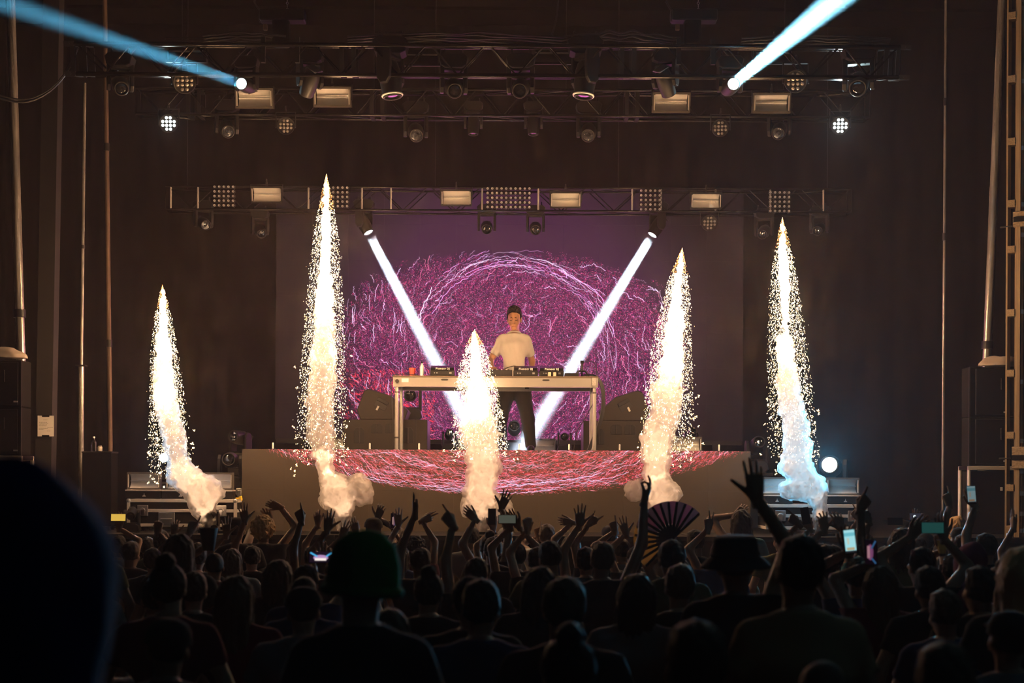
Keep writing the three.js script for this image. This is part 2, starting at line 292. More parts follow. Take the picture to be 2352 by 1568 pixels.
for (const px of [398, 460, 712, 834, 900, 1108, 1236, 1450, 1516, 1640, 1765, 1886]) {        // uprights of the rear truss
  const x = at(px, 460, D.truss3).x - T3.t.position.x; part('upright', rod(V(x, -T3.h, T3.w), V(x, T3.h, T3.w), 0.013, 8), M.aluClean, T3.t);
}
// bundles of cable lying along the front truss
for (const [a, b, lift, label] of [[470, 660, 0.05, 'sagging black cable bundle on the front truss left of the hoist'], [800, 1290, 0.07, 'long black cable bundle lying on the middle of the front truss'], [1290, 1560, 0.1, 'thick hump of black cables on the front truss, left of the right hoist'], [1700, 2040, 0.05, 'black cable bundle on the right end of the front truss']]) {
  const t = thing('cable_bundle', label, 'cables', V(0, 0, 0), 0, 'cables on the front truss');
  for (let k = 0; k < 4; k++) { const pts = []; for (let i = 0; i <= 10; i++) { const p = at(a + (b - a) * i / 10, 110, D.truss1); pts.push(V(p.x, T1.yTop + 0.022 + 0.02 * k + lift * Math.sin(i / 10 * 3.14) * rr(0.5, 1), p.z + (k - 1.5) * 0.045 + 0.05)); } part('cable', wire(pts, 0.012, 30), M.cable, t); }
}

// ───────────────────────── fixtures ─────────────────────────
const lensOn = glow(0.9, 0.97, 1, 9), lensCyan = glow(0.75, 0.95, 1, 10);
const headProfile = [[0.001, -0.17], [0.055, -0.17], [0.082, -0.14], [0.098, -0.06], [0.1, 0.03], [0.092, 0.1], [0.088, 0.16], [0.082, 0.17], [0.076, 0.16], [0.07, 0.135]];
const HG = {
  base: prism([[-0.15, 0.05], [-0.11, 0.085], [0.11, 0.085], [0.15, 0.05], [0.13, -0.03], [0.09, -0.05], [-0.09, -0.05], [-0.13, -0.03]], 0.22, 0.012),
  arm: prism([[-0.05, 0.02], [0.05, 0.02], [0.062, -0.1], [0.055, -0.22], [0.025, -0.265], [-0.025, -0.265], [-0.055, -0.22], [-0.062, -0.1]], 0.045, 0.01).rotateY(Math.PI / 2),
  cross: rbx(0.31, 0.05, 0.11, 0.015, 0, -0.06, 0), head: lathe(headProfile, 28),
  ring: mv(new THREE.TorusGeometry(0.078, 0.008, 8, 28).rotateX(Math.PI / 2), 0, 0.165, 0),
  lens: lathe([[0.0755, 0.14], [0.06, 0.152], [0.04, 0.16], [0.02, 0.164], [0.001, 0.165]], 28), lensLit: mv(new THREE.CircleGeometry(0.074, 28).rotateX(-Math.PI / 2), 0, 0.155, 0),
  bowl: lathe([[0.001, 0.07], [0.03, 0.078], [0.055, 0.1], [0.074, 0.14]], 24),
  clamp: join([ring(0.03, 0.009, 0, 0.045, 0), bx(0.03, 0.06, 0.03, 0, 0.0, 0)]),
  fins: join([...Array(9)].map((_, i) => bx(0.008, 0.012, 0.16, -0.06 + i * 0.015, -0.172, 0))),
};
function movingHead(name, label, pos, aim, o = {}) {
  const t = thing(name, label, 'stage light', pos, 0, o.group), s = o.s ?? 1; t.scale.setScalar(s);
  if (o.floor) t.rotation.x = Math.PI;
  const mat = o.mat ?? M.black, q = new THREE.Quaternion().setFromEuler(t.rotation).invert(), loc = aim.clone().normalize().applyQuaternion(q);
  part('base', HG.base, mat, t);
  if (!o.floor) for (const x of [-0.1, 0.1]) { const c = part('clamp', HG.clamp, M.charcoal, t); c.position.set(x, 0.085, 0); c.rotation.y = Math.PI / 2; }
  else for (const x of [-0.1, 0.1]) part('foot', rbx(0.05, 0.025, 0.2, 0.008, x, 0.095, 0), M.rubber, t);
  const yaw = Math.atan2(loc.x, loc.z);
  const cross = part('yoke', HG.cross, mat, t); cross.rotation.y = yaw;
  for (const e of [-1, 1]) { const m = part('yoke_arm', HG.arm, mat, t); m.rotation.y = yaw; m.position.set(e * 0.132 * Math.cos(yaw), -0.06, -e * 0.132 * Math.sin(yaw)); }
  const pivot = V(0, -0.27, 0);
  const head = part('head', HG.head, mat, t); head.position.copy(pivot); head.quaternion.setFromUnitVectors(UPV, loc);
  part('fins', HG.fins, o.finMat ?? M.charcoal, head); part('lens_ring', HG.ring, o.ringMat ?? M.charcoal, head);
  if (o.lit) part('lens_light', HG.lensLit, o.lit, head);
  else { if (o.bowl) part('reflector', HG.bowl, M.chrome, head); part('lens', HG.lens, o.bowl ? M.glass : M.lensDark, head); }
  if (o.rim) part('reflection_rim', mv(new THREE.TorusGeometry(0.09, 0.01, 8, 24).rotateX(Math.PI / 2), 0, 0.15, 0), M.white, head);  // pale rim added in place of reflected LED light
  const lensAt = pos.clone().add(V(0, (o.floor ? 0.27 : -0.27) * s, 0)).addScaledVector(aim.clone().normalize(), 0.19 * s);
  return { t, lensAt };
}
// hang a head so that its pivot is seen at (px, py)
function hungHead(px, py, d, aim, label, o = {}) {
  const p = at(px, py, d), s = o.s ?? 1; return movingHead('moving_head_light', label, V(p.x, p.y + 0.27 * s, p.z), aim, o);
}
const CAM = V(0, EYE, 0), toCam = (px, py, d, dx = 0, dy = 0) => CAM.clone().sub(at(px, py, d)).normalize().add(V(dx, dy, 0)).normalize();
const d1 = D.truss1, d2 = D.truss2, d3 = D.truss3;
// front truss: two lit blue beams, one to each side, over the crowd
const beamL = at(-40, -10, 12.2), beamR = at(1992, -60, 13.2);
{
  const h = hungHead(566, 196, d1, beamL.clone().sub(at(566, 196, d1)), 'moving head throwing a blue beam up to the left', { lit: lensCyan, s: 0.9 });
  lensBeam(h.lensAt.clone().addScaledVector(beamL.clone().sub(h.lensAt).normalize(), 0.02), beamL, [0.12, 0.72, 1.15], 165000, 0.0165, 0.055);
  const g = hungHead(1676, 200, d1, beamR.clone().sub(at(1676, 200, d1)), 'moving head throwing a bright cyan beam up to the right', { lit: lensCyan, s: 0.95 });
  lensBeam(g.lensAt.clone().addScaledVector(beamR.clone().sub(g.lensAt).normalize(), 0.02), beamR, [0.25, 0.9, 1.25], 1200000, 0.026, 0.062);
}
hungHead(276, 196, d1, toCam(276, 196, d1, 0.1, -0.25), 'dark moving head at the left end of the front truss', {});
hungHead(712, 188, d1, V(-0.35, -0.75, -0.6), 'vented moving head turned away, between the left hoist and a lit strobe', { finMat: M.steel });
hungHead(897, 182, d1, V(0.12, -1, 0.05), 'wide moving head pointing straight down with an added pale reflection rim, left of centre', { s: 1.3, rim: true });
hungHead(1042, 202, d1, toCam(1042, 202, d1, 0.08, -0.2), 'dark moving head with a big black lens, left one of the centre pair', { s: 1.05 });
hungHead(1196, 202, d1, toCam(1196, 202, d1, -0.08, -0.2), 'dark moving head with a big black lens, right one of the centre pair', { s: 1.05 });
hungHead(1344, 182, d1, V(-0.1, -1, 0.05), 'wide moving head pointing straight down with an added pale reflection rim, right of centre', { s: 1.3, rim: true });
hungHead(1528, 188, d1, V(0.35, -0.75, -0.6), 'vented moving head turned away, just left of the right hoist', { finMat: M.steel });
hungHead(1972, 192, d1, toCam(1972, 192, d1, -0.05, -0.3), 'large dark moving head at the right end of the front truss', { s: 1.2 });
// LED pars
const dotOn = glow(0.86, 1, 0.98, 4), dotOff = std([0.34, 0.31, 0.27], 0.25, 0.5);
const PG = { can: lathe([[0.001, -0.1], [0.09, -0.1], [0.125, -0.06], [0.13, 0.02], [0.135, 0.03], [0.125, 0.035], [0.118, 0.02], [0.001, 0.02]], 26).rotateX(Math.PI / 2), dot: new THREE.SphereGeometry(0.021, 12, 8).scale(1, 1, 0.5), bracket: join([bx(0.012, 0.24, 0.04, -0.15, 0.09, 0), bx(0.012, 0.24, 0.04, 0.15, 0.09, 0), bx(0.312, 0.012, 0.04, 0, 0.21, 0)]) };
function ledPar(px, py, d, aim, label, on, s = 1) {
  const p = at(px, py, d), t = thing('led_par_light', label, 'stage light', p, 0, 'LED par cans on the trusses'); t.scale.setScalar(s);
  part('bracket', PG.bracket, M.black, t); const c = part('clamp', HG.clamp, M.charcoal, t); c.position.set(0, 0.225, 0); c.rotation.y = Math.PI / 2;
  const can = part('can', PG.can, M.black, t); can.quaternion.setFromUnitVectors(V(0, 0, 1), aim.clone().normalize());
  for (const [x, y] of [[-1, 3], [1, 3], [-3, 1], [-1, 1], [1, 1], [3, 1], [-3, -1], [-1, -1], [1, -1], [3, -1], [-1, -3], [1, -3]]) { const m = part(on ? 'lens_light' : 'lens', PG.dot, on ? dotOn : dotOff, can); m.position.set(x * 0.027, y * 0.027, 0.028); }
  if (on) { const q = p.clone().addScaledVector(aim.clone().normalize(), 0.06 * s); spotLight(q, q.clone().add(aim), [0.7, 1.0, 1.05], on, 0.9, 0.012, 0.6); }
}
ledPar(423, 188, d1, toCam(423, 188, d1, 0.2, -0.3), 'unlit twelve-lens par can under the left part of the front truss', 0);
ledPar(1828, 186, d1, toCam(1828, 186, d1, -0.2, -0.2), 'unlit par can under the front truss beside the cyan beam', 0);
ledPar(387, 283, d2 - 0.15, toCam(387, 283, d2, 0, -0.1), 'par can with twelve glowing white lenses at the left end', 7, 0.9);
ledPar(1930, 288, d2 - 0.15, toCam(1930, 288, d2, 0, -0.1), 'par can with glowing white lenses at the right end', 20, 0.9);
ledPar(656, 289, d2 - 0.15, toCam(656, 289, d2, 0.1, 0), 'unlit par can with bright pinpoint lenses under the middle truss, left', 0, 0.85);
ledPar(1655, 294, d2 - 0.15, toCam(1655, 294, d2, -0.1, 0), 'unlit par can under the middle truss, below the cyan beam light', 0, 0.85);
ledPar(1630, 512, d3, toCam(1630, 512, d3), 'faint par can under the rear truss, right of the white beam', 0, 0.85);
// heads under the middle truss
for (const [px, py, aim, label, o] of [
  [521, 296, [0.1, -0.25], 'moving head with a golden glint in its lens, under the middle truss at left', { bowl: true }],
  [955, 303, [0.05, -0.3], 'moving head with a gold-lit lens below the truss, left of centre', { bowl: true, s: 1.05 }],
  [1352, 303, [-0.05, -0.3], 'moving head with a gold-lit lens below the truss, right of centre', { bowl: true, s: 1.05 }],
  [1790, 300, [-0.1, -0.25], 'moving head with a faint glassy lens under the middle truss at right', { bowl: true }]]) hungHead(px, py, d2, toCam(px, py, d2, ...aim), label, o);
hungHead(1087, 286, d2, V(0, -1, 0.1), 'small wash head pointing straight down, left of the centre pair', { s: 0.8 });
hungHead(1225, 286, d2, V(0, -1, 0.1), 'small wash head pointing straight down, right of the centre pair', { s: 0.8 });
// heads under the rear truss; two of them throw the crossing white beams
for (const [px, py, aim, label, o] of [
  [467, 513, [0.3, -0.2], 'dim moving head with a round glassy lens under the left end of the rear truss', { bowl: true, s: 0.85 }],
  [597, 530, [0.2, -0.35], 'dim moving head under the rear truss below the left strobe', { s: 0.8 }],
  [1118, 522, [0, -0.2], 'faint moving head below the wide lens matrix, left of the pair', { s: 0.85 }],
  [1230, 524, [0, -0.2], 'faint moving head below the wide lens matrix, right of the pair', { s: 0.85 }],
  [1755, 532, [-0.2, -0.3], 'faint moving head beside the top of the right firework', { s: 0.85 }],
  [1882, 526, [-0.2, -0.2], 'faint moving head with a ring-like lens near the right end of the rear truss', { s: 0.85 }]]) hungHead(px, py, d3, toCam(px, py, d3, ...aim), label, o);
const aimA = at(1100, 1022, 20.0), aimB = at(1205, 1022, 20.0);
for (const [px, py, aim, label] of [[836, 514, aimA, 'moving head throwing a white beam down to the right across the LED wall'], [1510, 520, aimB, 'moving head throwing a white beam down to the left across the LED wall']]) {
  const h = hungHead(px, py, d3, aim.clone().sub(at(px, py, d3)), label, { lit: lensOn, s: 0.9 });
  lensBeam(h.lensAt.clone().addScaledVector(aim.clone().sub(h.lensAt).normalize(), 0.02), aim, [0.66, 0.95, 1.2], 560000, 0.034, 0.06);
}
// strobes: trough reflector, flash tube, glass
const SG = {
  shell: join([bx(0.47, 0.025, 0.13, 0, 0.118, 0), bx(0.47, 0.025, 0.13, 0, -0.118, 0), bx(0.02, 0.26, 0.13, -0.235, 0, 0), bx(0.02, 0.26, 0.13, 0.235, 0, 0), bx(0.47, 0.26, 0.015, 0, 0, -0.07)]),
  trough: (() => { const p = []; for (let i = 0; i <= 14; i++) { const a = -1 + 2 * i / 14; p.push([a * 0.104, -0.045 + 0.088 * a * a]); } const g = new THREE.BufferGeometry(), v = [], id = []; p.forEach(([y, z]) => v.push(-0.21, y, z, 0.21, y, z)); for (let i = 0; i < 14; i++) id.push(i * 2, i * 2 + 1, i * 2 + 2, i * 2 + 1, i * 2 + 3, i * 2 + 2); g.setAttribute('position', new THREE.Float32BufferAttribute(v, 3)); g.setIndex(id); g.computeVertexNormals(); return g; })(),
  tube: cyl(0.011, 0.41, 0, 0, 0.0, 'x', 12), glass: bx(0.42, 0.21, 0.004, 0, 0, 0.058), cheek: bx(0.014, 0.19, 0.02, 0, 0, 0.062),
  yoke: join([bx(0.012, 0.2, 0.035, -0.252, 0.06, 0), bx(0.012, 0.2, 0.035, 0.252, 0.06, 0), bx(0.516, 0.012, 0.035, 0, 0.155, 0)]),
};
function strobe(px, py, d, label, o = {}) {
  const p = o.pos ?? at(px, py, d), t = thing('strobe_light', label, 'strobe', p, o.turn ?? 0, o.group); t.rotation.x = o.tilt ?? 0.22; t.scale.setScalar(o.s ?? 1);
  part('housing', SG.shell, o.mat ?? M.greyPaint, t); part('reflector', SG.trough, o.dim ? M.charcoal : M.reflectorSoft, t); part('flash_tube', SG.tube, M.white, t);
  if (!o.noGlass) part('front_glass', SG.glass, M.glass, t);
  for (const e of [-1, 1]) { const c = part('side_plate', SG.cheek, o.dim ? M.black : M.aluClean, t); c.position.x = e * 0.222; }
  if (!o.floor) { part('yoke', SG.yoke, M.black, t); const c = part('clamp', HG.clamp, M.charcoal, t); c.position.set(0, 0.165, 0); c.rotation.y = Math.PI / 2; }
}
const sg = 'lit strobes on the middle truss';
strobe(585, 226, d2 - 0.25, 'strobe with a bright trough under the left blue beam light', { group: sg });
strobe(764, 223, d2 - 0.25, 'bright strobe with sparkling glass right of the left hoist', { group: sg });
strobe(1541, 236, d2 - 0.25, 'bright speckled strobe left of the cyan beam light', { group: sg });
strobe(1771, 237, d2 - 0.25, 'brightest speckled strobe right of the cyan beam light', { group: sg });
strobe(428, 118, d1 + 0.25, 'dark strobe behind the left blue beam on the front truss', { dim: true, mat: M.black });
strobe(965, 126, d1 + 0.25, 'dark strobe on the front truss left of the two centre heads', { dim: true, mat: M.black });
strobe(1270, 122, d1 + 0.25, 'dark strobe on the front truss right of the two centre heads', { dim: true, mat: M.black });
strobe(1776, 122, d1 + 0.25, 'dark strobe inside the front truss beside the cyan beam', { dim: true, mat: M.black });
const sr = 'strobes on the rear truss';
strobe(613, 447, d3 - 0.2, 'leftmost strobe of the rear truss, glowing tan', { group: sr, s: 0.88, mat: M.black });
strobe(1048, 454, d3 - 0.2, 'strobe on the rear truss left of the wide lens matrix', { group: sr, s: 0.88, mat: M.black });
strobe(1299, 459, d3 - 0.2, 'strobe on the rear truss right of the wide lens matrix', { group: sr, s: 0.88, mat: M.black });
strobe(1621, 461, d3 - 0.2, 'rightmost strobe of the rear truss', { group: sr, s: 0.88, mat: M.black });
// lens matrices: a grid of small bright cups on bars
const cup = lathe([[0.001, -0.012], [0.006, -0.012], [0.014, 0.006], [0.016, 0.006], [0.016, -0.014], [0.001, -0.014]], 12).rotateX(Math.PI / 2), pip = mv(new THREE.SphereGeometry(0.0075, 8, 6), 0, 0, 0.002);
function matrix(px, py, cols, label) {
  const d = d3 - 0.22, t = thing('lens_matrix_light', label, 'matrix light', at(px, py, d), 0, 'five-row lens matrices on the rear truss'), g = 0.0645, w = (cols - 1) * g, bars = [];
  for (let j = 0; j < 5; j++) part('bar', bx(w + 0.05, 0.034, 0.03, 0, (j - 2) * g, -0.022), M.black, t);
  for (let i = 1; i < cols; i += 3) part('post', bx(0.025, 4 * g + 0.05, 0.025, -w / 2 + i * g, 0, -0.05), M.charcoal, t);
  part('back_bracket', bx(0.06, 0.05, 0.16, 0, 0, -0.12), M.black, t);
  for (let i = 0; i < cols; i++) for (let j = 0; j < 5; j++) { const m = part('lens_cup', cup, M.reflectorSoft, t); m.position.set(-w / 2 + i * g, (j - 2) * g, 0); part('led_chip', pip, M.white, m); }
}
matrix(514, 450, 5, 'five-by-five lens matrix at the left, left of the first strobe');
matrix(776, 452, 5, 'five-by-five lens matrix half hidden behind the tallest firework');
matrix(1168, 454, 10, 'wide ten-by-five lens matrix in the middle of the rear truss');
matrix(1494, 459, 5, 'five-by-five lens matrix above the right white beam');
matrix(1791, 463, 5, 'five-by-five lens matrix above the rightmost firework');
// chain hoists
for (const [px, label] of [[650, 'black chain hoist over the left part of the front truss'], [1594, 'black chain hoist over the right part of the front truss']]) {
  const p = at(px, 60, d1), t = thing('chain_hoist', label, 'hoist', V(p.x, T1.yTop, -d1), 0, 'hoists above the front truss'), s = d1 / FOCAL, y = (py) => at(px, py, d1).y - T1.yTop;
  part('motor_body', rbx(104 * s, 26 * s, 0.2, 0.02, 0, y(38), 0), M.black, t); part('gear_cover', cyl(0.07, 0.16, -0.2, y(38), 0, 'x', 18), M.charcoal, t);
  part('chain_bag', rbx(0.2, 0.34, 0.18, 0.04, -0.02, y(75), 0), M.blackMatte, t); part('hook', [ring(0.03, 0.01, 0.03, 0.06, 0), rod(V(0.03, 0.08, 0), V(0.03, y(50), 0), 0.012)], M.steel, t);
  part('spreader', [bx(0.5, 0.05, 0.06, 0, 0.03, 0), bx(0.05, 0.3, 0.05, -0.2, -0.1, 0.19), bx(0.05, 0.3, 0.05, 0.2, -0.1, 0.19)], M.black, t);
  const links = []; for (let i = 0; i < 40; i++) links.push(mv(new THREE.TorusGeometry(0.014, 0.004, 6, 8).rotateY(i % 2 * 1.57), 0.05, y(24) + 0.014 + i * 0.036, 0)); part('chain', links, M.steel, t);
  part('power_cable', wire([V(-0.24, y(30), 0.02), V(-0.33, y(10), 0.04), V(-0.3, y(-20), 0.02), V(-0.2, y(-60), 0), V(-0.2, 9.4 - T1.yTop, 0)], 0.011), M.cable, t); part('plug', rbx(0.05, 0.07, 0.05, 0.01, -0.2, y(66), 0.05), M.tanDark, t);
  part('top_hook', rod(V(0.05, y(24) + 1.4, 0), V(0.05, 9.42 - T1.yTop, 0), 0.008), M.steel, t);
}
{ const t = thing('hanging_cable', 'single black cable dropping from the roof onto the front truss', 'cable'); const a = at(1256, 95, d1), b = at(1282, 0, d1); part('cable', wire([V(a.x, T1.yTop + 0.05, a.z), V(a.x + 0.06, T1.yTop + 0.15, a.z), V(b.x - 0.02, b.y - 0.2, a.z), V(b.x, b.y, a.z), V(b.x + 0.03, 9.42, a.z)], 0.012), M.cable, t); }
{ const t = thing('swagged_cable', 'black cable sagging from the left end of the front truss to the pole', 'cable'); const q = [[178, 112], [150, 170], [110, 212], [60, 234], [8, 228], [-30, 214]].map(([x, y], i) => at(x, y, d1 - i * 0.1)); part('cable', [wire(q, 0.014), wire(q.map((p) => p.clone().add(V(0.01, 0.03, 0))), 0.01)], M.cable, t); }
// ───────────────────────── DJ table and gear ─────────────────────────
const font = await new FontLoader().loadAsync('fonts/droid/droid_sans_bold.typeface.json');
function lettering(text, size, mat, parent, x, y, z, name = 'lettering') {
  const g = new TextGeometry(text, { font, size, depth: 0.001, curveSegments: 3 }); g.computeBoundingBox(); g.translate(-(g.boundingBox.max.x) / 2, -size / 2, 0);
  const m = part(name, clean(g), mat, parent); m.position.set(x, y, z); return m;
}
const dT = D.table, TAB = { l: at(903, 866, dT), r: at(1374, 872, dT), depth: 0.88 };
TAB.w = TAB.r.x - TAB.l.x; TAB.cx = (TAB.l.x + TAB.r.x) / 2; TAB.top = at(1139, 863, dT).y; TAB.z = -dT - TAB.depth / 2;
const zBack = -TAB.depth / 2, zFront = TAB.depth / 2;
{
  const t = thing('dj_table', 'long aluminium-framed deck on tube legs that carries the DJ gear', 'table', V(TAB.cx, RISER_Y, TAB.z)), h = TAB.top - RISER_Y, w = TAB.w;
  part('tabletop', rbx(w, 0.022, TAB.depth, 0.004, 0, h - 0.011, 0), M.wood, t);
  for (const e of [1, -1]) part('rail', [rbx(w, 0.115, 0.028, 0.004, 0, h - 0.082, e * (TAB.depth / 2 - 0.014)), bx(w, 0.012, 0.034, 0, h - 0.03, e * (TAB.depth / 2 - 0.015)), bx(w, 0.012, 0.034, 0, h - 0.134, e * (TAB.depth / 2 - 0.015))], M.alu, t);
  for (const e of [1, -1]) part('rail', rbx(0.028, 0.115, TAB.depth - 0.06, 0.004, e * (w / 2 - 0.014), h - 0.082, 0), M.alu, t);
  part('cross_beam', [bx(0.05, 0.08, TAB.depth - 0.06, -0.4, h - 0.07, 0), bx(0.05, 0.08, TAB.depth - 0.06, 0.4, h - 0.07, 0), bx(w - 0.06, 0.006, TAB.depth - 0.06, 0, h - 0.03, 0)], M.charcoal, t);
  for (const x of [-1, 1]) for (const z of [-1, 1]) {
    const px = x * (w / 2 - 0.042), pz = z * (TAB.depth / 2 - 0.05);
    const leg = part('leg', [cyl(0.024, h - 0.09, px, (h - 0.09) / 2, pz, 'y', 16), cyl(0.03, 0.012, px, 0.006, pz, 'y', 16)], M.alu, t);
    if (z > 0) { part('tape_band', cyl(0.0255, 0.016, px, h * 0.78, pz, 'y', 16), M.rubber, leg); if (x < 0) part('tape_band', cyl(0.0255, 0.02, px, h * 0.17, pz, 'y', 16), M.rubber, leg); }
  }
  for (const x of [-0.64, 0.63]) part('hand_slot', prism([[-0.045, -0.006], [-0.03, -0.012], [0.03, -0.012], [0.045, -0.006], [0.045, 0.004], [0.03, 0.01], [-0.03, 0.01], [-0.045, 0.004]], 0.006).translate(x, h - 0.05, TAB.depth / 2 + 0.001), M.black, t);
  part('sticker', bx(0.085, 0.045, 0.002, -w / 2 + 0.15, h - 0.06, TAB.depth / 2 + 0.002), M.paper, t);
  part('corner_casting', cyl(0.024, 0.02, -w / 2 + 0.05, h - 0.07, TAB.depth / 2 + 0.004, 'z', 14), M.charcoal, t); part('corner_casting', rbx(0.05, 0.1, 0.02, 0.006, w / 2 - 0.05, h - 0.07, TAB.depth / 2 + 0.004), M.alu, t);
}
const onTable = (px, z) => V(at(px, 862, -(TAB.z + z)).x, TAB.top, TAB.z + z);
const gearPrint = std([0.62, 0.6, 0.56], 0.6), knob = cyl(0.007, 0.016, 0, 0.008, 0, 'y', 10), jog = lathe([[0.001, 0], [0.1, 0], [0.1, 0.018], [0.092, 0.024], [0.06, 0.026], [0.001, 0.026]], 28);
function player(px, label, z = 0.1) {
  const t = thing('media_player', label, 'media player', onTable(px, z), 0, 'media players on the DJ table');
  part('body', rbx(0.31, 0.07, 0.4, 0.006, 0, 0.045, 0), M.black, t);
  for (const x of [-0.13, 0.13]) for (const zz of [-0.17, 0.17]) part('foot', cyl(0.014, 0.01, x, 0.005, zz, 'y', 10), M.rubber, t);
  const top = part('screen_hood', prism([[-0.145, 0], [0.145, 0], [0.145, 0.045], [-0.145, 0.045]], 0.1, 0.004).rotateX(0.35).translate(0, 0.082, 0.13), M.blackGloss, t);
  const j = part('jog_wheel', jog, M.charcoal, t); j.position.set(0, 0.08, -0.07);
  part('rear_connector', [cyl(0.008, 0.012, -0.1, 0.045, 0.205, 'z', 10), cyl(0.008, 0.012, -0.07, 0.045, 0.205, 'z', 10), bx(0.03, 0.022, 0.01, 0.1, 0.045, 0.203)], M.steel, t);
  lettering('Pioneer DJ', 0.026, gearPrint, t, 0, 0.1, 0.193);
  for (let i = 0; i < 5; i++) { const k = part('button', knob, M.charcoal, t); k.position.set(-0.12, 0.08, -0.02 - i * 0.035); }
}
player(1018, 'black media player at the left end of the table beside the bottle');
player(1207, 'black media player in front of the DJ');
player(1266, 'black media player at the right of the DJ, beside the little tripod');
{
  const t = thing('dj_mixer', 'low black mixer with rows of knobs in front of the DJ', 'mixer', onTable(1147, 0.02));
  part('body', rbx(0.33, 0.085, 0.38, 0.006, 0, 0.05, 0), M.black, t); for (const x of [-0.13, 0.13]) part('foot', bx(0.03, 0.012, 0.3, x, 0.006, 0), M.rubber, t);
  for (let i = 0; i < 5; i++) for (let j = 0; j < 6; j++) { const k = part('knob', knob, j % 2 ? M.charcoal : M.steel, t); k.position.set(-0.12 + i * 0.06, 0.092, -0.13 + j * 0.045); }
  for (let i = 0; i < 4; i++) part('fader', bx(0.012, 0.012, 0.022, -0.09 + i * 0.06, 0.098, 0.15), M.white, t);
}
{
  const t = thing('effects_box', 'small black box with cables left of the mixer', 'effects box', onTable(1090, 0.16)); part('body', rbx(0.22, 0.06, 0.16, 0.006, 0, 0.03, 0), M.black, t);
  for (let i = 0; i < 4; i++) { const k = part('knob', knob, M.steel, t); k.position.set(-0.08 + i * 0.05, 0.06, 0.02); }
  const u = thing('wireless_receiver', 'low black receiver with pale adapters near the right end of the table', 'receiver', onTable(1313, 0.33)); part('body', rbx(0.18, 0.045, 0.12, 0.005, 0, 0.0225, 0), M.black, u);
  for (const x of [-0.2, -0.1]) { const a = thing('power_adapter', x < -0.15 ? 'pale taped plug on the table, left one of two' : 'pale taped plug on the table, right one of two', 'plug', onTable(x < -0.15 ? 1262 : 1274, 0.37), 0, 'pale plugs on the table'); part('plug_body', rbx(0.04, 0.055, 0.045, 0.01, 0, 0.0275, 0), std([0.5, 0.42, 0.3], 0.6), a); part('prong', bx(0.012, 0.012, 0.03, 0, 0.03, -0.03), M.steel, a); }
}
{
  const c = thing('plastic_cup', 'red plastic cup at the left end of the table', 'cup', onTable(947, 0.15)); part('cup_wall', lathe([[0.001, 0], [0.03, 0], [0.031, 0.004], [0.044, 0.108], [0.047, 0.112], [0.044, 0.115], [0.041, 0.108], [0.028, 0.006], [0.001, 0.006]], 24), M.red, c); part('rim', mv(new THREE.TorusGeometry(0.0445, 0.003, 6, 24).rotateX(1.5708), 0, 0.112, 0), M.red, c);
  const b = thing('drink_bottle', 'slim pale bottle with a dark cap beside the red cup', 'bottle', onTable(969, 0.1)); part('bottle_body', lathe([[0.001, 0], [0.028, 0], [0.031, 0.006], [0.031, 0.13], [0.026, 0.15], [0.013, 0.165], [0.013, 0.18], [0.001, 0.18]], 20), std([0.62, 0.56, 0.62], 0.25, 0.2), b); part('cap', cyl(0.015, 0.022, 0, 0.19, 0, 'y', 14), M.black, b);
}
{
  const p = onTable(1336, 0.1), t = thing('mini_tripod', 'small tripod with an action camera on the right end of the table', 'camera tripod', p);
  for (let i = 0; i < 3; i++) { const a = 0.6 + i * 2.094; part('leg', [rod(V(0, 0.09, 0), V(Math.cos(a) * 0.05, 0.085, Math.sin(a) * 0.05), 0.012), rod(V(Math.cos(a) * 0.05, 0.09, Math.sin(a) * 0.05), V(Math.cos(a) * 0.11, 0.008, Math.sin(a) * 0.11), 0.011), mv(new THREE.SphereGeometry(0.012, 10, 8), Math.cos(a) * 0.11, 0.011, Math.sin(a) * 0.11)], M.black, t); }
  part('column', [rod(V(0, 0.07, 0), V(0.005, 0.19, 0), 0.014), cyl(0.022, 0.02, 0, 0.1, 0)], M.black, t); part('camera', [rbx(0.05, 0.04, 0.03, 0.006, 0.005, 0.205, 0), cyl(0.012, 0.012, 0.01, 0.207, -0.018, 'z', 12)], M.blackGloss, t);
  part('camera_lead', wire([V(0.02, 0.205, 0.01), V(0.1, 0.215, 0.02), V(0.17, 0.18, 0.04), V(0.19, 0.05, 0.06), V(0.2, 0.01, 0.1)], 0.005, 30), M.cable, t);
}
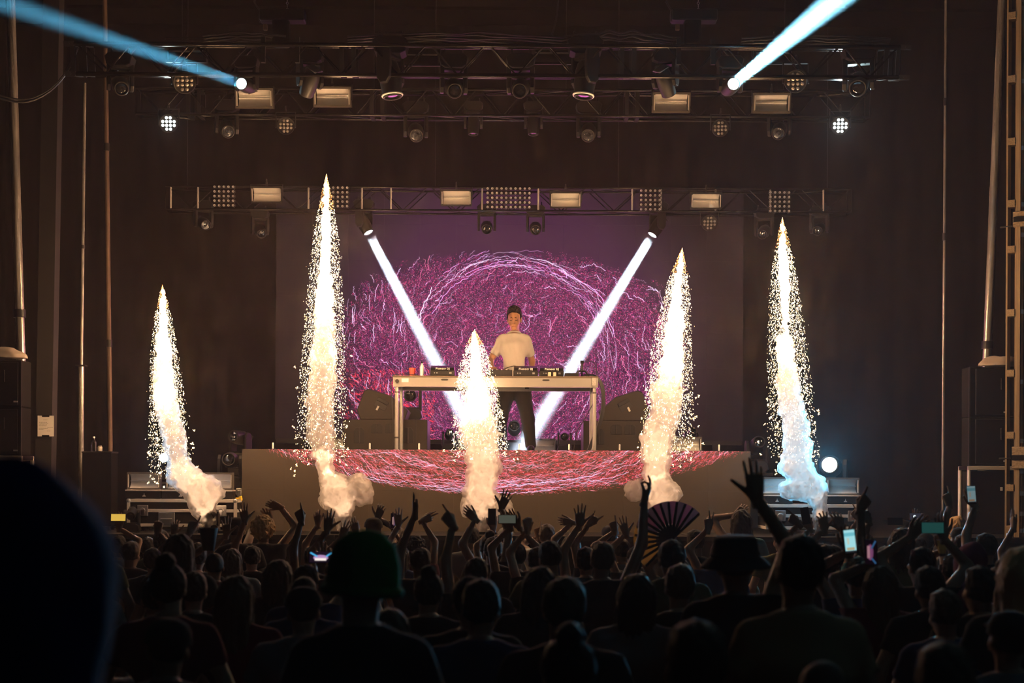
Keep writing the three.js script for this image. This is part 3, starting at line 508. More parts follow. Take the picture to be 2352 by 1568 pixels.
// cables on and off the table
{
  const t = thing('headphone_lead', 'thin black lead looping up in front of the white shirt', 'cable'); const q = [[1150, 858], [1158, 848], [1172, 842], [1185, 841], [1191, 850]].map(([x, y]) => at(x, y, dT + 0.3)); part('lead', wire(q, 0.006, 30), M.cable, t);
  const u = thing('yellow_lead', 'thin yellow lead lying across the players', 'cable'); part('lead', wire([[1205, 854], [1222, 851], [1236, 856], [1246, 860]].map(([x, y]) => at(x, y, dT + 0.25)), 0.004, 24), M.yellow, u);
  const f = [[1340, 862], [1366, 864], [1380, 880], [1386, 910], [1384, 945], [1376, 975], [1366, 1000], [1352, 1034]], loom = thing('cable_loom', 'thick loom of black cables hanging off the right end of the table', 'cables');
  for (let k = 0; k < 5; k++) part('cable', wire(f.map(([x, y], i) => at(x + (k - 2) * (i > 1 ? 1.6 : 0.4), y + (i < 2 ? -k * 0.5 : 0), dT + 0.3 + k * 0.03)), 0.0085, 40), M.cable, loom);
  const s = thing('stray_cable', 'single thin cable slanting down left of the right table legs', 'cable'); part('cable', wire([[1373, 905], [1355, 940], [1335, 975], [1325, 992], [1318, 1034]].map(([x, y]) => at(x, y, dT + 0.55)), 0.006, 30), M.cable, s);
  const w = thing('edge_cable', 'thin black cable draped over the left end of the table', 'cable'); part('cable', wire([[960, 861], [930, 859], [905, 861], [899, 872], [899, 900], [902, 960], [903, 1034]].map(([x, y]) => at(x, y, dT + 0.02)), 0.006, 40), M.cable, w);
}
// ───────────────────────── loudspeakers on the riser ─────────────────────────
const cabBrown = soft([0.022, 0.017, 0.013], 0.6, 0.5);
function handleCup(parent, x, y, z, w, h) { part('handle_cup', prism([[-w / 2, -h / 2], [w / 2, -h / 2], [w / 2, h * 0.3], [w * 0.3, h / 2], [-w * 0.3, h / 2], [-w / 2, h * 0.3]], 0.012, 0.004).translate(x, y, z), M.black, parent); part('handle_bar', rbx(w * 0.14, h, 0.02, 0.005, x, y, z + 0.008), M.charcoal, parent); }
function sub(x0, x1, yTop, d, label) {
  const a = at(x0, yTop, d), b = at(x1, yTop, d), w = b.x - a.x, h = (a.y + b.y) / 2 - RISER_Y, t = thing('subwoofer', label, 'speaker', V((a.x + b.x) / 2, RISER_Y, -d - 0.35), 0, 'subwoofers on the riser');
  part('cabinet', rbx(w, h, 0.7, 0.012, 0, h / 2, 0), cabBrown, t); handleCup(t, -w * 0.02 - 0.09, h * 0.72, 0.35, 0.14, 0.12); handleCup(t, -w * 0.02 + 0.09, h * 0.72, 0.35, 0.14, 0.12); handleCup(t, -w * 0.31, h * 0.5, 0.35, 0.13, 0.2); handleCup(t, w * 0.27, h * 0.5, 0.35, 0.13, 0.2);
  part('edge_strip', [bx(0.012, h, 0.012, w * 0.36, h / 2, 0.352)], M.black, t); for (const e of [-1, 1]) part('skid', bx(0.05, 0.012, 0.7, e * w * 0.3, 0.006, 0), M.rubber, t);
  return { t, top: RISER_Y + h };
}
const subL = sub(788, 982, 963, 19.5, 'wide brown subwoofer behind the left table legs'), subR = sub(1340, 1530, 966, 19.5, 'wide brown subwoofer behind the right table legs');
function wedge(px, d, yb, flip, label) {
  const p = at(px, 957, d), t = thing('wedge_monitor', label, 'speaker', V(p.x, yb, -d), 0, 'wedge monitors on the subwoofers'); t.scale.x = flip;
  const o = [[-0.27, 0], [0.3, 0], [0.34, 0.1], [0.12, 0.29], [-0.17, 0.38], [-0.22, 0.36], [-0.31, 0.12]];
  part('cabinet', prism(o, 0.56, 0.012), cabBrown, t); part('grille', prism([[0.33, 0.11], [0.345, 0.12], [0.13, 0.305], [-0.16, 0.395], [-0.165, 0.375], [0.115, 0.285]], 0.5), M.charcoal, t);
  part('side_handle', rbx(0.16, 0.05, 0.012, 0.005).rotateZ(-0.5).translate(0.02, 0.23, 0.284), M.black, t); part('handle_recess', rbx(0.17, 0.12, 0.006, 0.003).rotateZ(-0.5).translate(0.0, 0.19, 0.28), M.charcoal, t); part('label_plate', rbx(0.025, 0.06, 0.006, 0.002).rotateZ(-0.45).translate(-0.05, 0.14, 0.284), M.aluClean, t);
}
wedge(880, 19.85, subL.top + 0.013, 1, 'brown wedge monitor tilted on the left subwoofer'); wedge(1432, 19.85, subR.top + 0.013, -1, 'brown wedge monitor tilted on the right subwoofer');
function floorHead(px, py, d, aim, label, o = {}) {          // py: where the pivot of the head is seen
  const p = at(px, py, d), y = o.y ?? RISER_Y, s = o.s ?? ((p.y - y) / 0.378); return movingHead('floor_moving_head_light', label, V(p.x, y + 0.108 * s, p.z), aim, { floor: true, ...o, s });
}
floorHead(1032, 998, 20.3, V(0.1, 0.25, 1), 'dark moving head on the riser left of the centre firework', {});
floorHead(1181, 984, 20.4, V(0, 0.25, 1), 'dark moving head on the riser behind the DJ legs', {});
floorHead(1297, 1000, 20.3, V(-0.05, -0.2, 1), 'dark moving head on the riser right of the DJ', {});
{ const p = at(944, 925, 20.35), t = thing('side_podium', 'black podium behind the left subwoofer', 'podium', V(p.x, RISER_Y, -20.35)); part('body', rbx(0.4, 0.4, 0.4, 0.01, 0, 0.2, 0), M.black, t); part('top_plate', rbx(0.44, 0.03, 0.44, 0.008, 0, 0.415, 0), M.charcoal, t); floorHead(944, 905, 20.35, V(0, -0.2, 1), 'dark moving head behind the left wedge monitor, beyond the table legs', { y: RISER_Y + 0.43, s: 1 }); }
strobe(785, 1020, 0, 'low strobe on the riser at the left end of the left subwoofer', { pos: V(at(772, 1020, 20.9).x, RISER_Y + 0.108, -20.75), floor: true, s: 0.8, tilt: 0 });
strobe(1240, 1020, 0, 'low strobe on the riser between the DJ and a moving head', { pos: V(at(1245, 1020, 20.75).x, RISER_Y + 0.108, -20.75), floor: true, s: 0.8, tilt: 0 });
strobe(1090, 1020, 0, 'low strobe on the riser behind the centre firework', { pos: V(at(1082, 1020, 20.75).x, RISER_Y + 0.108, -20.75), floor: true, s: 0.8, tilt: 0 });
strobe(1580, 1024, 0, 'low strobe on the riser right of the right smoke trail', { pos: V(at(1578, 1024, 19.5).x, RISER_Y + 0.108, -19.5), floor: true, s: 0.78, tilt: 0 });
floorHead(1587, 1000, 20.2, V(0.2, 0.6, 0.8), 'dark moving head beyond the strobe at the right end of the riser', {});
// ───────────────────────── flight cases with lights, both sides ─────────────────────────
function flightCase(x0, x1, yTop, d, label, name = 'flight_case') {
  const a = at(x0, yTop, d), b = at(x1, yTop, d), w = b.x - a.x, y = (a.y + b.y) / 2, h = y - DECK_Y, t = thing(name, label, 'flight case', V((a.x + b.x) / 2, DECK_Y, -d - 0.3));
  const lidH = 0.13; part('case_body', rbx(w, h - lidH - 0.06, 0.6, 0.006, 0, 0.05 + (h - lidH - 0.06) / 2, 0), M.blackMatte, t); part('lid', rbx(w, lidH - 0.004, 0.6, 0.006, 0, h - lidH / 2, 0), M.blackMatte, t);
  for (const yy of [h - 0.02, h - lidH - 0.01, 0.075]) part('edge_strip', rbx(w + 0.006, 0.038, 0.608, 0.004, 0, yy, 0), M.aluClean, t);
  for (const e of [-1, 1]) { part('corner_strip', rbx(0.04, h - 0.1, 0.02, 0.004, e * (w / 2 - 0.012), h / 2 + 0.03, 0.3), M.aluClean, t); part('ball_corner', mv(new THREE.SphereGeometry(0.03, 14, 10), e * (w / 2 - 0.012), h - 0.02, 0.29), M.steel, t); const c = part('catch', [rbx(0.13, 0.13, 0.012, 0.01, e * w * 0.36, h - lidH - 0.01, 0.306), ring(0.028, 0.006, e * w * 0.36, h - lidH - 0.01, 0.315)], M.steel, t); part('latch_bar', bx(0.04, 0.06, 0.012, e * w * 0.36, h - lidH - 0.03, 0.316), M.chrome, c); for (const z of [-0.2, 0.2]) part('castor', [cyl(0.028, 0.03, e * w * 0.38, 0.028, z, 'x', 14)], M.rubber, t); }
  part('recess_handle', [rbx(0.2, 0.16, 0.01, 0.006, -w * 0.14, h * 0.38, 0.302), rod(V(-w * 0.14 - 0.07, h * 0.38, 0.32), V(-w * 0.14 + 0.07, h * 0.38, 0.32), 0.009)], M.steel, t);
  return { t, top: DECK_Y + h, z: -d - 0.3 };
}
const caseL = flightCase(293, 543, 1146, 17.9, 'black flight case with aluminium edges at the left of the riser'), caseR = flightCase(1760, 1992, 1158, 17.9, 'black flight case with aluminium edges at the right, behind the blue smoke');
function casedStrobe(px, c, label, s = 0.82) {
  const x = at(px, 1110, -c.z - 0.2).x, k = thing('control_box', 'black control box under the ' + label.replace(/,.*| of the left.*/, '') , 'control box', V(x, c.top, c.z + 0.2)); part('body', rbx(0.42, 0.095, 0.2, 0.006, 0, 0.052, 0), M.black, k); part('top_strip', rbx(0.42, 0.016, 0.21, 0.004, 0, 0.104, 0), M.aluClean, k); part('emblem', prism([[-0.02, -0.02], [0.02, -0.02], [0.02, -0.012], [0.006, -0.004], [0, 0.022], [-0.006, -0.004], [-0.02, -0.012]], 0.004).translate(0.02, 0.05, 0.101), M.aluClean, k);
  strobe(0, 0, 0, label, { pos: V(x, c.top + 0.112 + 0.13 * s, c.z + 0.2), floor: true, s, tilt: 0 });
}
casedStrobe(332, caseL, 'lit tan strobe at the left end of the left flight case'); casedStrobe(498, caseL, 'lit tan strobe at the right end of the left flight case'); casedStrobe(415, caseL, 'strobe in the middle of the left flight case, wrapped in smoke', 0.7);
casedStrobe(1778, caseR, 'dim bluish strobe left of the blue smoke'); casedStrobe(1934, caseR, 'dim bluish strobe right of the blue smoke');
// lamps on stands behind the cases
function lampStand(px, d, yTop, label) { const p = at(px, 1100, d), t = thing('lamp_plinth', label, 'plinth', V(p.x, DECK_Y, -d)), h = yTop - DECK_Y; part('column', rbx(0.34, h - 0.04, 0.34, 0.01, 0, (h - 0.04) / 2, 0), M.black, t); part('top_plate', rbx(0.4, 0.04, 0.4, 0.01, 0, h - 0.02, 0), M.charcoal, t); return h + DECK_Y; }
{
  const y1 = lampStand(376, 18.9, 2.05, 'black plinth under the small white lamp at the left'), a = floorHead(376, 1051, 18.9, toCam(371, 1053, 18.9), 'moving head with a small round white light, beside the left smoke trail', { y: y1, lit: glow(0.75, 0.92, 1, 7), s: 0.8 });
  spotLight(a.lensAt.clone().addScaledVector(toCam(371, 1053, 18.9), 0.04), a.lensAt.clone().add(V(0.3, 0.1, 1)), [0.3, 0.7, 1.1], 22, 0.6, 0.02, 0.7);
  const y2 = lampStand(1908, 18.9, 1.77, 'black plinth under the dazzling blue lamp at the right'), b = floorHead(1909, 1068, 18.9, toCam(1905, 1070, 18.9, -0.1, 0.1), 'moving head dazzling the crowd with blue-white light, right of the blue smoke', { y: y2, lit: glow(0.7, 0.95, 1, 14), s: 1.35 });
  spotLight(b.lensAt.clone().addScaledVector(toCam(1905, 1070, 18.9), 0.05), b.lensAt.clone().add(V(-0.32, 0.12, 1)), [0.13, 0.74, 1.25], 120, 0.62, 0.03, 0.7);
  const y3 = lampStand(528, 18.75, 1.95, 'black plinth beside the left edge of the riser'); floorHead(529, 1058, 18.75, V(0.05, 0.02, 1), 'big black moving head facing forward beside the left end of the riser', { y: y3, s: 1 });
  const y4 = lampStand(556, 20.6, 2.28, 'tall black plinth behind the left end of the riser'); floorHead(552, 1013, 20.6, V(-0.5, 0.1, 0.9), 'moving head with a glassy lens turned left, behind the riser end', { y: y4, s: 1, bowl: true });
  const y5 = lampStand(1737, 20.4, 2.2, 'black plinth behind the right end of the riser'); floorHead(1737, 1022, 20.4, V(0.1, 0.3, 1), 'faint moving head behind the right end of the riser', { y: y5, s: 1 });
  floorHead(303, 1178, 17.45, V(0.1, -0.35, 1), 'black moving head standing on the deck in front of the left flight case', { y: DECK_Y });
  floorHead(487, 1182, 17.45, V(-0.1, -0.2, 1), 'dim moving head at the foot of the left flight case', { y: DECK_Y });
}
{ const t = thing('yellow_connector', 'yellow cable connector hanging at the left edge of the riser', 'connector', at(548, 1146, 18.2)); part('plug', [rbx(0.09, 0.04, 0.05, 0.012, 0, 0, 0), rbx(0.04, 0.06, 0.05, 0.01, 0.02, 0.01, 0)], M.yellow, t); part('clamp', [ring(0.03, 0.01, 0, 0.08, 0), rbx(0.05, 0.08, 0.05, 0.01, 0.01, 0.07, 0), rbx(0.06, 0.03, 0.12, 0.01, 0, 0.12, -0.04)], M.steel, t); }
// ───────────────────────── side stage: poles, speaker stacks, paper, pipe rack ─────────────────────────
function pole(a, b, r, label, mat, extra) { const t = thing('roof_pole', label, 'pole', a); const d = b.clone().sub(a); part('tube', rod(V(0, 0, 0), d, r, 18), mat, t); if (extra) for (const f of extra) { const c = d.clone().multiplyScalar(f); part('collar', rod(c.clone().addScaledVector(d, -0.006), c.clone().addScaledVector(d, 0.006), r * 1.35, 14), M.black, t); } part('foot_plate', rbx(r * 6, 0.02, r * 6, 0.005, 0, 0.0, 0), M.black, t); return t; }
function line(x0, y0, x1, y1, d, yTo0, yTo1) { const a = at(x0, y0, d), b = at(x1, y1, d), f = (y) => a.clone().lerp(b, (y - a.y) / (b.y - a.y)); return [f(yTo0), f(yTo1)]; }
pole(...line(48, 825, 24, 0, 17.9, DECK_Y, 9.4), 0.056, 'thick scuffed aluminium pole rising behind the left speaker stack', M.poleAlu, [0.33]);
pole(...line(187, 835, 195, 175, 18.6, 3.5, 7.05), 0.02, 'slim bright aluminium pole hanging at the left, ending above the paper notice', M.poleAlu, [0.42]);
{ const [a, b] = line(186, 1000, 187, 835, 18.6, DECK_Y, 3.5); pole(a, b, 0.035, 'wider tube continuing under the slim bright pole', M.poleAlu); }
pole(...line(255, 1160, 243, 175, 19.2, DECK_Y, 9.4), 0.03, 'dim brownish pole left of the smallest firework', M.rust, [0.3, 0.62]);
pole(...line(2167, 850, 2172, 90, 19.2, DECK_Y, 9.4), 0.018, 'slim dim pole at the right, between the cyan beam and the speaker stack', M.poleAlu, [0.48, 0.7]);
pole(...line(2266, 838, 2302, 0, 18.9, DECK_Y, 9.4), 0.056, 'thick scuffed aluminium pole rising behind the right speaker stack', M.poleAlu, [0.3]);
{
  const [a, b] = line(106, 1000, 122, 90, 18.3, DECK_Y, 9.4), t = thing('steel_column', 'wide dark square column at the left carrying a paper notice', 'column', a), d = b.clone().sub(a), g = bx(0.2, d.length(), 0.2, 0, d.length() / 2, 0); g.applyQuaternion(new THREE.Quaternion().setFromUnitVectors(UPV, d.clone().normalize())); part('shaft', g, M.charcoal, t); part('base_plate', rbx(0.4, 0.03, 0.4, 0.006, 0, 0.01, 0), M.charcoal, t);
  const p = at(105, 978, 18.185), n = thing('paper_notice', 'white paper notice taped to the dark column', 'notice', p); part('sheet', rbx(0.2, 0.255, 0.003, 0.001), M.paper, n);
  for (const e of [-1, 1]) part('tape', bx(0.09, 0.022, 0.002, 0, e * 0.122, 0.003), M.blackMatte, n);
  const rows = [[0.075, 0.06, 0], [0.045, 0.11, -0.03], [0.032, 0.12, -0.025], [0.015, 0.11, -0.03], [0.001, 0.1, -0.035], [-0.018, 0.06, 0.05], [-0.028, 0.11, -0.03], [-0.045, 0.07, -0.05], [-0.06, 0.05, 0.04]];
  const ink2 = std([0.03, 0.03, 0.03], 0.9); for (const [y, w, x] of rows) { const words = []; let u = x - w / 2; while (u < x + w / 2 - 0.006) { const q = rr(0.006, 0.02); words.push(bx(q, 0.0035, 0.0012, u + q / 2, y, 0.0022)); u += q + 0.004; } part('printed_line', words, ink2, n); }
}
function cabinetStack(x0, x1, d, deep, yTop, yMid, yBot, label, logoX) {
  const a = at(x0, yTop, d), b = at(x1, yTop, d), w = b.x - a.x, y0 = at((x0 + x1) / 2, yBot, d).y, ys = [y0, at((x0 + x1) / 2, yMid, d).y, at((x0 + x1) / 2, yTop, d).y], cx = (a.x + b.x) / 2;
  for (let k = 0; k < 2; k++) { const h = ys[k + 1] - ys[k] - 0.004, t = thing('side_fill_speaker', 'black loudspeaker, ' + (k ? 'upper' : 'lower') + ' one of the ' + label, 'speaker', V(cx, ys[k] + 0.002, -d - deep / 2), 0, 'stacked side-fill speakers'); part('cabinet', rbx(w, h, deep, 0.012, 0, h / 2, 0), M.blackMatte, t); part('grille', rbx(w - 0.12, h - 0.05, 0.02, 0.006, 0.02, h / 2, deep / 2 + 0.002), M.black, t); for (const e of [-1, 1]) part('corner_trim', bx(0.014, h, 0.02, e * (w / 2 - 0.007), h / 2, deep / 2), M.charcoal, t); part('badge', rbx(0.05, 0.018, 0.006, 0.003, logoX * w, 0.06, deep / 2 + 0.014), M.aluClean, t); handleCup(t, logoX * w * 0.6, h * 0.66, deep / 2 + 0.002, 0.12, 0.14); }
  return { cx, w, y0, z: -d - deep / 2, deep };
}
for (const [st, lab] of [[cabinetStack(-110, 50, 17.3, 0.34, 826, 934, 1046, 'left side-fill stack', 0.42), 'left'], [cabinetStack(2226, 2345, 18.2, 0.3, 842, 958, 1070, 'right side-fill stack', 0.2), 'right']]) {
  const t = thing('steel_platform', 'black platform with a pale rail under the ' + lab + ' speaker stack', 'platform', V(st.cx, DECK_Y, st.z)), h = st.y0 - DECK_Y, w = st.w + 0.05, dd = st.deep + 0.04;
  for (const e of [1, -1]) part('rail', rbx(w, 0.05, 0.03, 0.006, 0, h - 0.025, e * (dd / 2 + 0.016)), M.aluClean, t); part('platform_top', rbx(w, 0.045, dd, 0.004, 0, h - 0.0245, 0), M.black, t); part('panel', rbx(w - 0.08, h - 0.06, dd - 0.02, 0.006, 0, (h - 0.06) / 2, 0), M.blackMatte, t);
  for (const x of [-1, 1]) for (const z of [-1, 1]) part('leg', cyl(0.024, h - 0.05, x * (w / 2 - 0.02), (h - 0.05) / 2, z * (dd / 2 + 0.016), 'y', 14), M.aluClean, t);
  part('small_label', bx(0.03, 0.045, 0.004, 0.08, h - 0.28, dd / 2 - 0.006), M.paper, t);
}
for (const [px, py, d, label] of [[12, 822, 17.47, 'crumpled pale tarp on top of the left speaker stack'], [2300, 840, 18.35, 'crumpled pale tarp on top of the right speaker stack']]) {
  const p = at(px, py, d), g = new THREE.SphereGeometry(0.17, 28, 18).scale(1.5, 0.7, 0.8), q = g.attributes.position; for (let i = 0; i < q.count; i++) { const k = 1 + 0.25 * noise3(q.getX(i) * 12, q.getY(i) * 12, q.getZ(i) * 12 + px); q.setXYZ(i, q.getX(i) * k, Math.max(-0.0, q.getY(i) * k), q.getZ(i) * k); } g.computeVertexNormals(); const t = thing('folded_tarp', label, 'tarp', V(p.x, p.y + 0.0, p.z)); part('tarp', g, std([0.35, 0.29, 0.24], 0.9), t);
}
{ // bottle and jar on the dark case at the left
  const y = at(215, 1036, 18.2).y, p = at(225, 1036, 18.2), t = thing('road_case', 'dark road case beside the brown pole with a clear bottle on it', 'case', V(p.x, DECK_Y, -18.3)), h = y - DECK_Y; part('case_body', rbx(0.36, h - 0.05, 0.3, 0.01, 0, (h - 0.05) / 2 + 0.05, 0), M.drape, t); part('edge_strip', rbx(0.37, 0.02, 0.31, 0.004, 0, h - 0.012, 0), M.black, t); for (const x of [-0.13, 0.13]) for (const z of [-0.1, 0.1]) part('castor', cyl(0.025, 0.03, x, 0.025, z, 'x', 12), M.rubber, t);
  const clear = new THREE.MeshPhysicalMaterial({ color: 0xffffff, roughness: 0.08, transmission: 1, thickness: 0.05, ior: 1.33 });
  const b = thing('water_bottle', 'clear plastic water bottle standing on the dark road case', 'bottle', V(at(213, 1036, 18.2).x, y, -18.25)); part('bottle_body', lathe([[0.001, 0], [0.03, 0], [0.034, 0.01], [0.034, 0.05], [0.03, 0.06], [0.034, 0.07], [0.034, 0.11], [0.012, 0.15], [0.012, 0.165], [0.001, 0.165]], 20), clear, b); part('cap', cyl(0.014, 0.018, 0, 0.174, 0, 'y', 14), M.white, b);
  const j = thing('small_jar', 'small pale jar beside the water bottle', 'jar', V(at(232, 1036, 18.2).x, y, -18.15)); part('jar_body', lathe([[0.001, 0], [0.026, 0], [0.03, 0.006], [0.03, 0.05], [0.022, 0.06], [0.001, 0.06]], 16), std([0.4, 0.36, 0.28], 0.4), j); part('lid', cyl(0.022, 0.014, 0, 0.066, 0, 'y', 14), M.greyPaint, j);
}
{ // tan rack of upright pipes at the right edge
  const d = 17.3, a = at(2311, 1255, d), zz = -d, t = thing('pipe_rack', 'tall tan steel rack of upright pipes at the right edge', 'rack', V(a.x, DECK_Y, zz), -0.62), s = d / FOCAL, X = (px) => (at(px, 600, d).x - a.x) * 1.22, Y = (py) => at(2330, py, d).y - DECK_Y;
  part('outer_post', bx(0.02, 7.4, 0.12, 0.01, 3.7, 0), M.tan, t); part('inner_post', rbx(0.06, 7.4, 0.1, 0.005, 0.135, 3.7, 0), M.tan, t); part('back_plate', bx(0.5, 7.4, 0.02, 0.3, 3.7, -0.12), M.tanDark, t);
  for (const py of [40, 185, 328, 470, 575, 720, 858, 1000, 1120, 1215]) part('bracket', rbx(0.1, 17 * s, 0.12, 0.01, 0.055, Y(py), 0.0), M.tan, t);
  const pipe = (px, r, y0, y1) => { const m = part('pipe', cyl(r, Y(y0) - Y(y1), X(px), (Y(y0) + Y(y1)) / 2, 0.02, 'y', 14), M.tan, t); for (const f of [0.03, 0.3, 0.62, 0.97]) part('coupler', cyl(r * 1.35, 0.05, X(px), Y(y1) + (Y(y0) - Y(y1)) * f, 0.02, 'y', 14), M.steel, m); };
  for (const px of [2333, 2342, 2350]) { pipe(px, 0.014, 12, 488); pipe(px, 0.014, 528, 1028); pipe(px, 0.014, 1078, 1222); }
  for (const py of [500, 515, 1036, 1066]) part('cross_plate', rbx(0.32, 20 * s, 0.14, 0.006, 0.24, Y(py), 0), M.tan, t);
  for (const py of [508, 1051]) part('cross_gap', bx(0.3, 12 * s, 0.16, 0.24, Y(py), 0), M.blackMatte, t);
  for (const py of [522, 1053]) part('cross_pin', cyl(0.012, 0.14, 0.0, Y(py), 0.05, 'x', 10), M.charcoal, t);
}
// ───────────────────────── meshing of soft shapes ─────────────────────────
class Field {
  constructor(lo, hi, cell) {
    this.c = cell; this.lo = lo.map((v) => v - 2 * cell); this.n = hi.map((v, i) => Math.ceil((v - lo[i]) / cell) + 5); this.f = new Float32Array(this.n[0] * this.n[1] * this.n[2]).fill(1);
  }
  each(lo, hi, fn) {
    const [nx, ny] = this.n, a = [0, 1, 2].map((i) => Math.max(0, Math.floor((lo[i] - this.lo[i]) / this.c))), b = [0, 1, 2].map((i) => Math.min(this.n[i] - 1, Math.ceil((hi[i] - this.lo[i]) / this.c)));
    for (let z = a[2]; z <= b[2]; z++) for (let y = a[1]; y <= b[1]; y++) for (let x = a[0]; x <= b[0]; x++) { const i = (z * ny + y) * nx + x; this.f[i] = fn(this.lo[0] + x * this.c, this.lo[1] + y * this.c, this.lo[2] + z * this.c, this.f[i]); }
  }
  all(fn) { this.each(this.lo, this.n.map((n, i) => this.lo[i] + n * this.c), fn); return this; }
  // smooth union with a tapered capsule; sx, sz flatten it
  capsule(a, b, ra, rb, k = 0.02) {
    const m = Math.max(ra, rb) + k + 2 * this.c, d = [b[0] - a[0], b[1] - a[1], b[2] - a[2]], L = d[0] * d[0] + d[1] * d[1] + d[2] * d[2] || 1e-9;
    this.each([0, 1, 2].map((i) => Math.min(a[i], b[i]) - m), [0, 1, 2].map((i) => Math.max(a[i], b[i]) + m), (x, y, z, f) => {
      const px = x - a[0], py = y - a[1], pz = z - a[2], t = Math.max(0, Math.min(1, (px * d[0] + py * d[1] + pz * d[2]) / L)), qx = px - d[0] * t, qy = py - d[1] * t, qz = pz - d[2] * t;
      return smin(f, Math.sqrt(qx * qx + qy * qy + qz * qz) - (ra + (rb - ra) * t), k);
    }); return this;
  }
  ball(c, r, k = 0.02) { const q = Array.isArray(r) ? r : [r, r, r], m = Math.min(...q), e = Math.max(...q) + k + 2 * this.c; this.each(c.map((v) => v - e), c.map((v) => v + e), (x, y, z, f) => smin(f, (Math.hypot((x - c[0]) / q[0], (y - c[1]) / q[1], (z - c[2]) / q[2]) - 1) * m, k)); return this; }
  carve(c, r, k = 0.01) { const q = Array.isArray(r) ? r : [r, r, r], m = Math.min(...q), e = Math.max(...q) + k + this.c; this.each(c.map((v) => v - e), c.map((v) => v + e), (x, y, z, f) => -smin(-f, (Math.hypot((x - c[0]) / q[0], (y - c[1]) / q[1], (z - c[2]) / q[2]) - 1) * m, k)); return this; }
  cut(fn) { return this.all((x, y, z, f) => Math.max(f, fn(x, y, z))); }
  mesh(iso = 0) {
    const [nx, ny, nz] = this.n, f = this.f, pos = [], nor = [], id = new Int32Array(nx * ny * nz).fill(-1), idx = [];
    const I = (x, y, z) => (z * ny + y) * nx + x;
    for (let z = 0; z < nz - 1; z++) for (let y = 0; y < ny - 1; y++) for (let x = 0; x < nx - 1; x++) {
      const i0 = I(x, y, z); let mask = 0; const v = [];
      for (let k = 0; k < 8; k++) { const g = f[i0 + (k & 1) + ((k >> 1) & 1) * nx + (k >> 2) * nx * ny] - iso; v.push(g); if (g < 0) mask |= 1 << k; }
      if (mask === 0 || mask === 255) continue;
      let sx = 0, sy = 0, sz = 0, n = 0;
      for (const [a, b] of EDGES) { const A = v[a], B = v[b]; if ((A < 0) === (B < 0)) continue; const t = A / (A - B); sx += (a & 1) + ((b & 1) - (a & 1)) * t; sy += ((a >> 1) & 1) + (((b >> 1) & 1) - ((a >> 1) & 1)) * t; sz += (a >> 2) + ((b >> 2) - (a >> 2)) * t; n++; }
      sx /= n; sy /= n; sz /= n; id[i0] = pos.length / 3;
      pos.push(this.lo[0] + (x + sx) * this.c, this.lo[1] + (y + sy) * this.c, this.lo[2] + (z + sz) * this.c);
      let gx = (v[1] - v[0] + v[3] - v[2] + v[5] - v[4] + v[7] - v[6]), gy = (v[2] - v[0] + v[3] - v[1] + v[6] - v[4] + v[7] - v[5]), gz = (v[4] - v[0] + v[5] - v[1] + v[6] - v[2] + v[7] - v[3]); const L = Math.hypot(gx, gy, gz) || 1; nor.push(gx / L, gy / L, gz / L);
    }
    const quad = (a, b, c, d, flip) => { if (a < 0 || b < 0 || c < 0 || d < 0) return; flip ? idx.push(a, c, b, a, d, c) : idx.push(a, b, c, a, c, d); };
    for (let z = 1; z < nz - 1; z++) for (let y = 1; y < ny - 1; y++) for (let x = 1; x < nx - 1; x++) {
      const i = I(x, y, z), s = f[i] < iso;
      if (s !== f[i + 1] < iso) quad(id[i - nx - nx * ny], id[i - nx * ny], id[i], id[i - nx], !s);
      if (s !== f[i + nx] < iso) quad(id[i - 1 - nx * ny], id[i - nx * ny], id[i], id[i - 1], s);
      if (s !== f[i + nx * ny] < iso) quad(id[i - 1 - nx], id[i - nx], id[i], id[i - 1], !s);
    }
    const g = new THREE.BufferGeometry(); g.setAttribute('position', new THREE.Float32BufferAttribute(pos, 3)); g.setAttribute('normal', new THREE.Float32BufferAttribute(nor, 3)); g.setIndex(idx); return g;
  }
}
const EDGES = [[0, 1], [2, 3], [4, 5], [6, 7], [0, 2], [1, 3], [4, 6], [5, 7], [0, 4], [1, 5], [2, 6], [3, 7]];
const smin = (a, b, k) => { if (k <= 0) return Math.min(a, b); const h = Math.max(0, k - Math.abs(a - b)) / k; return Math.min(a, b) - h * h * k * 0.25; };

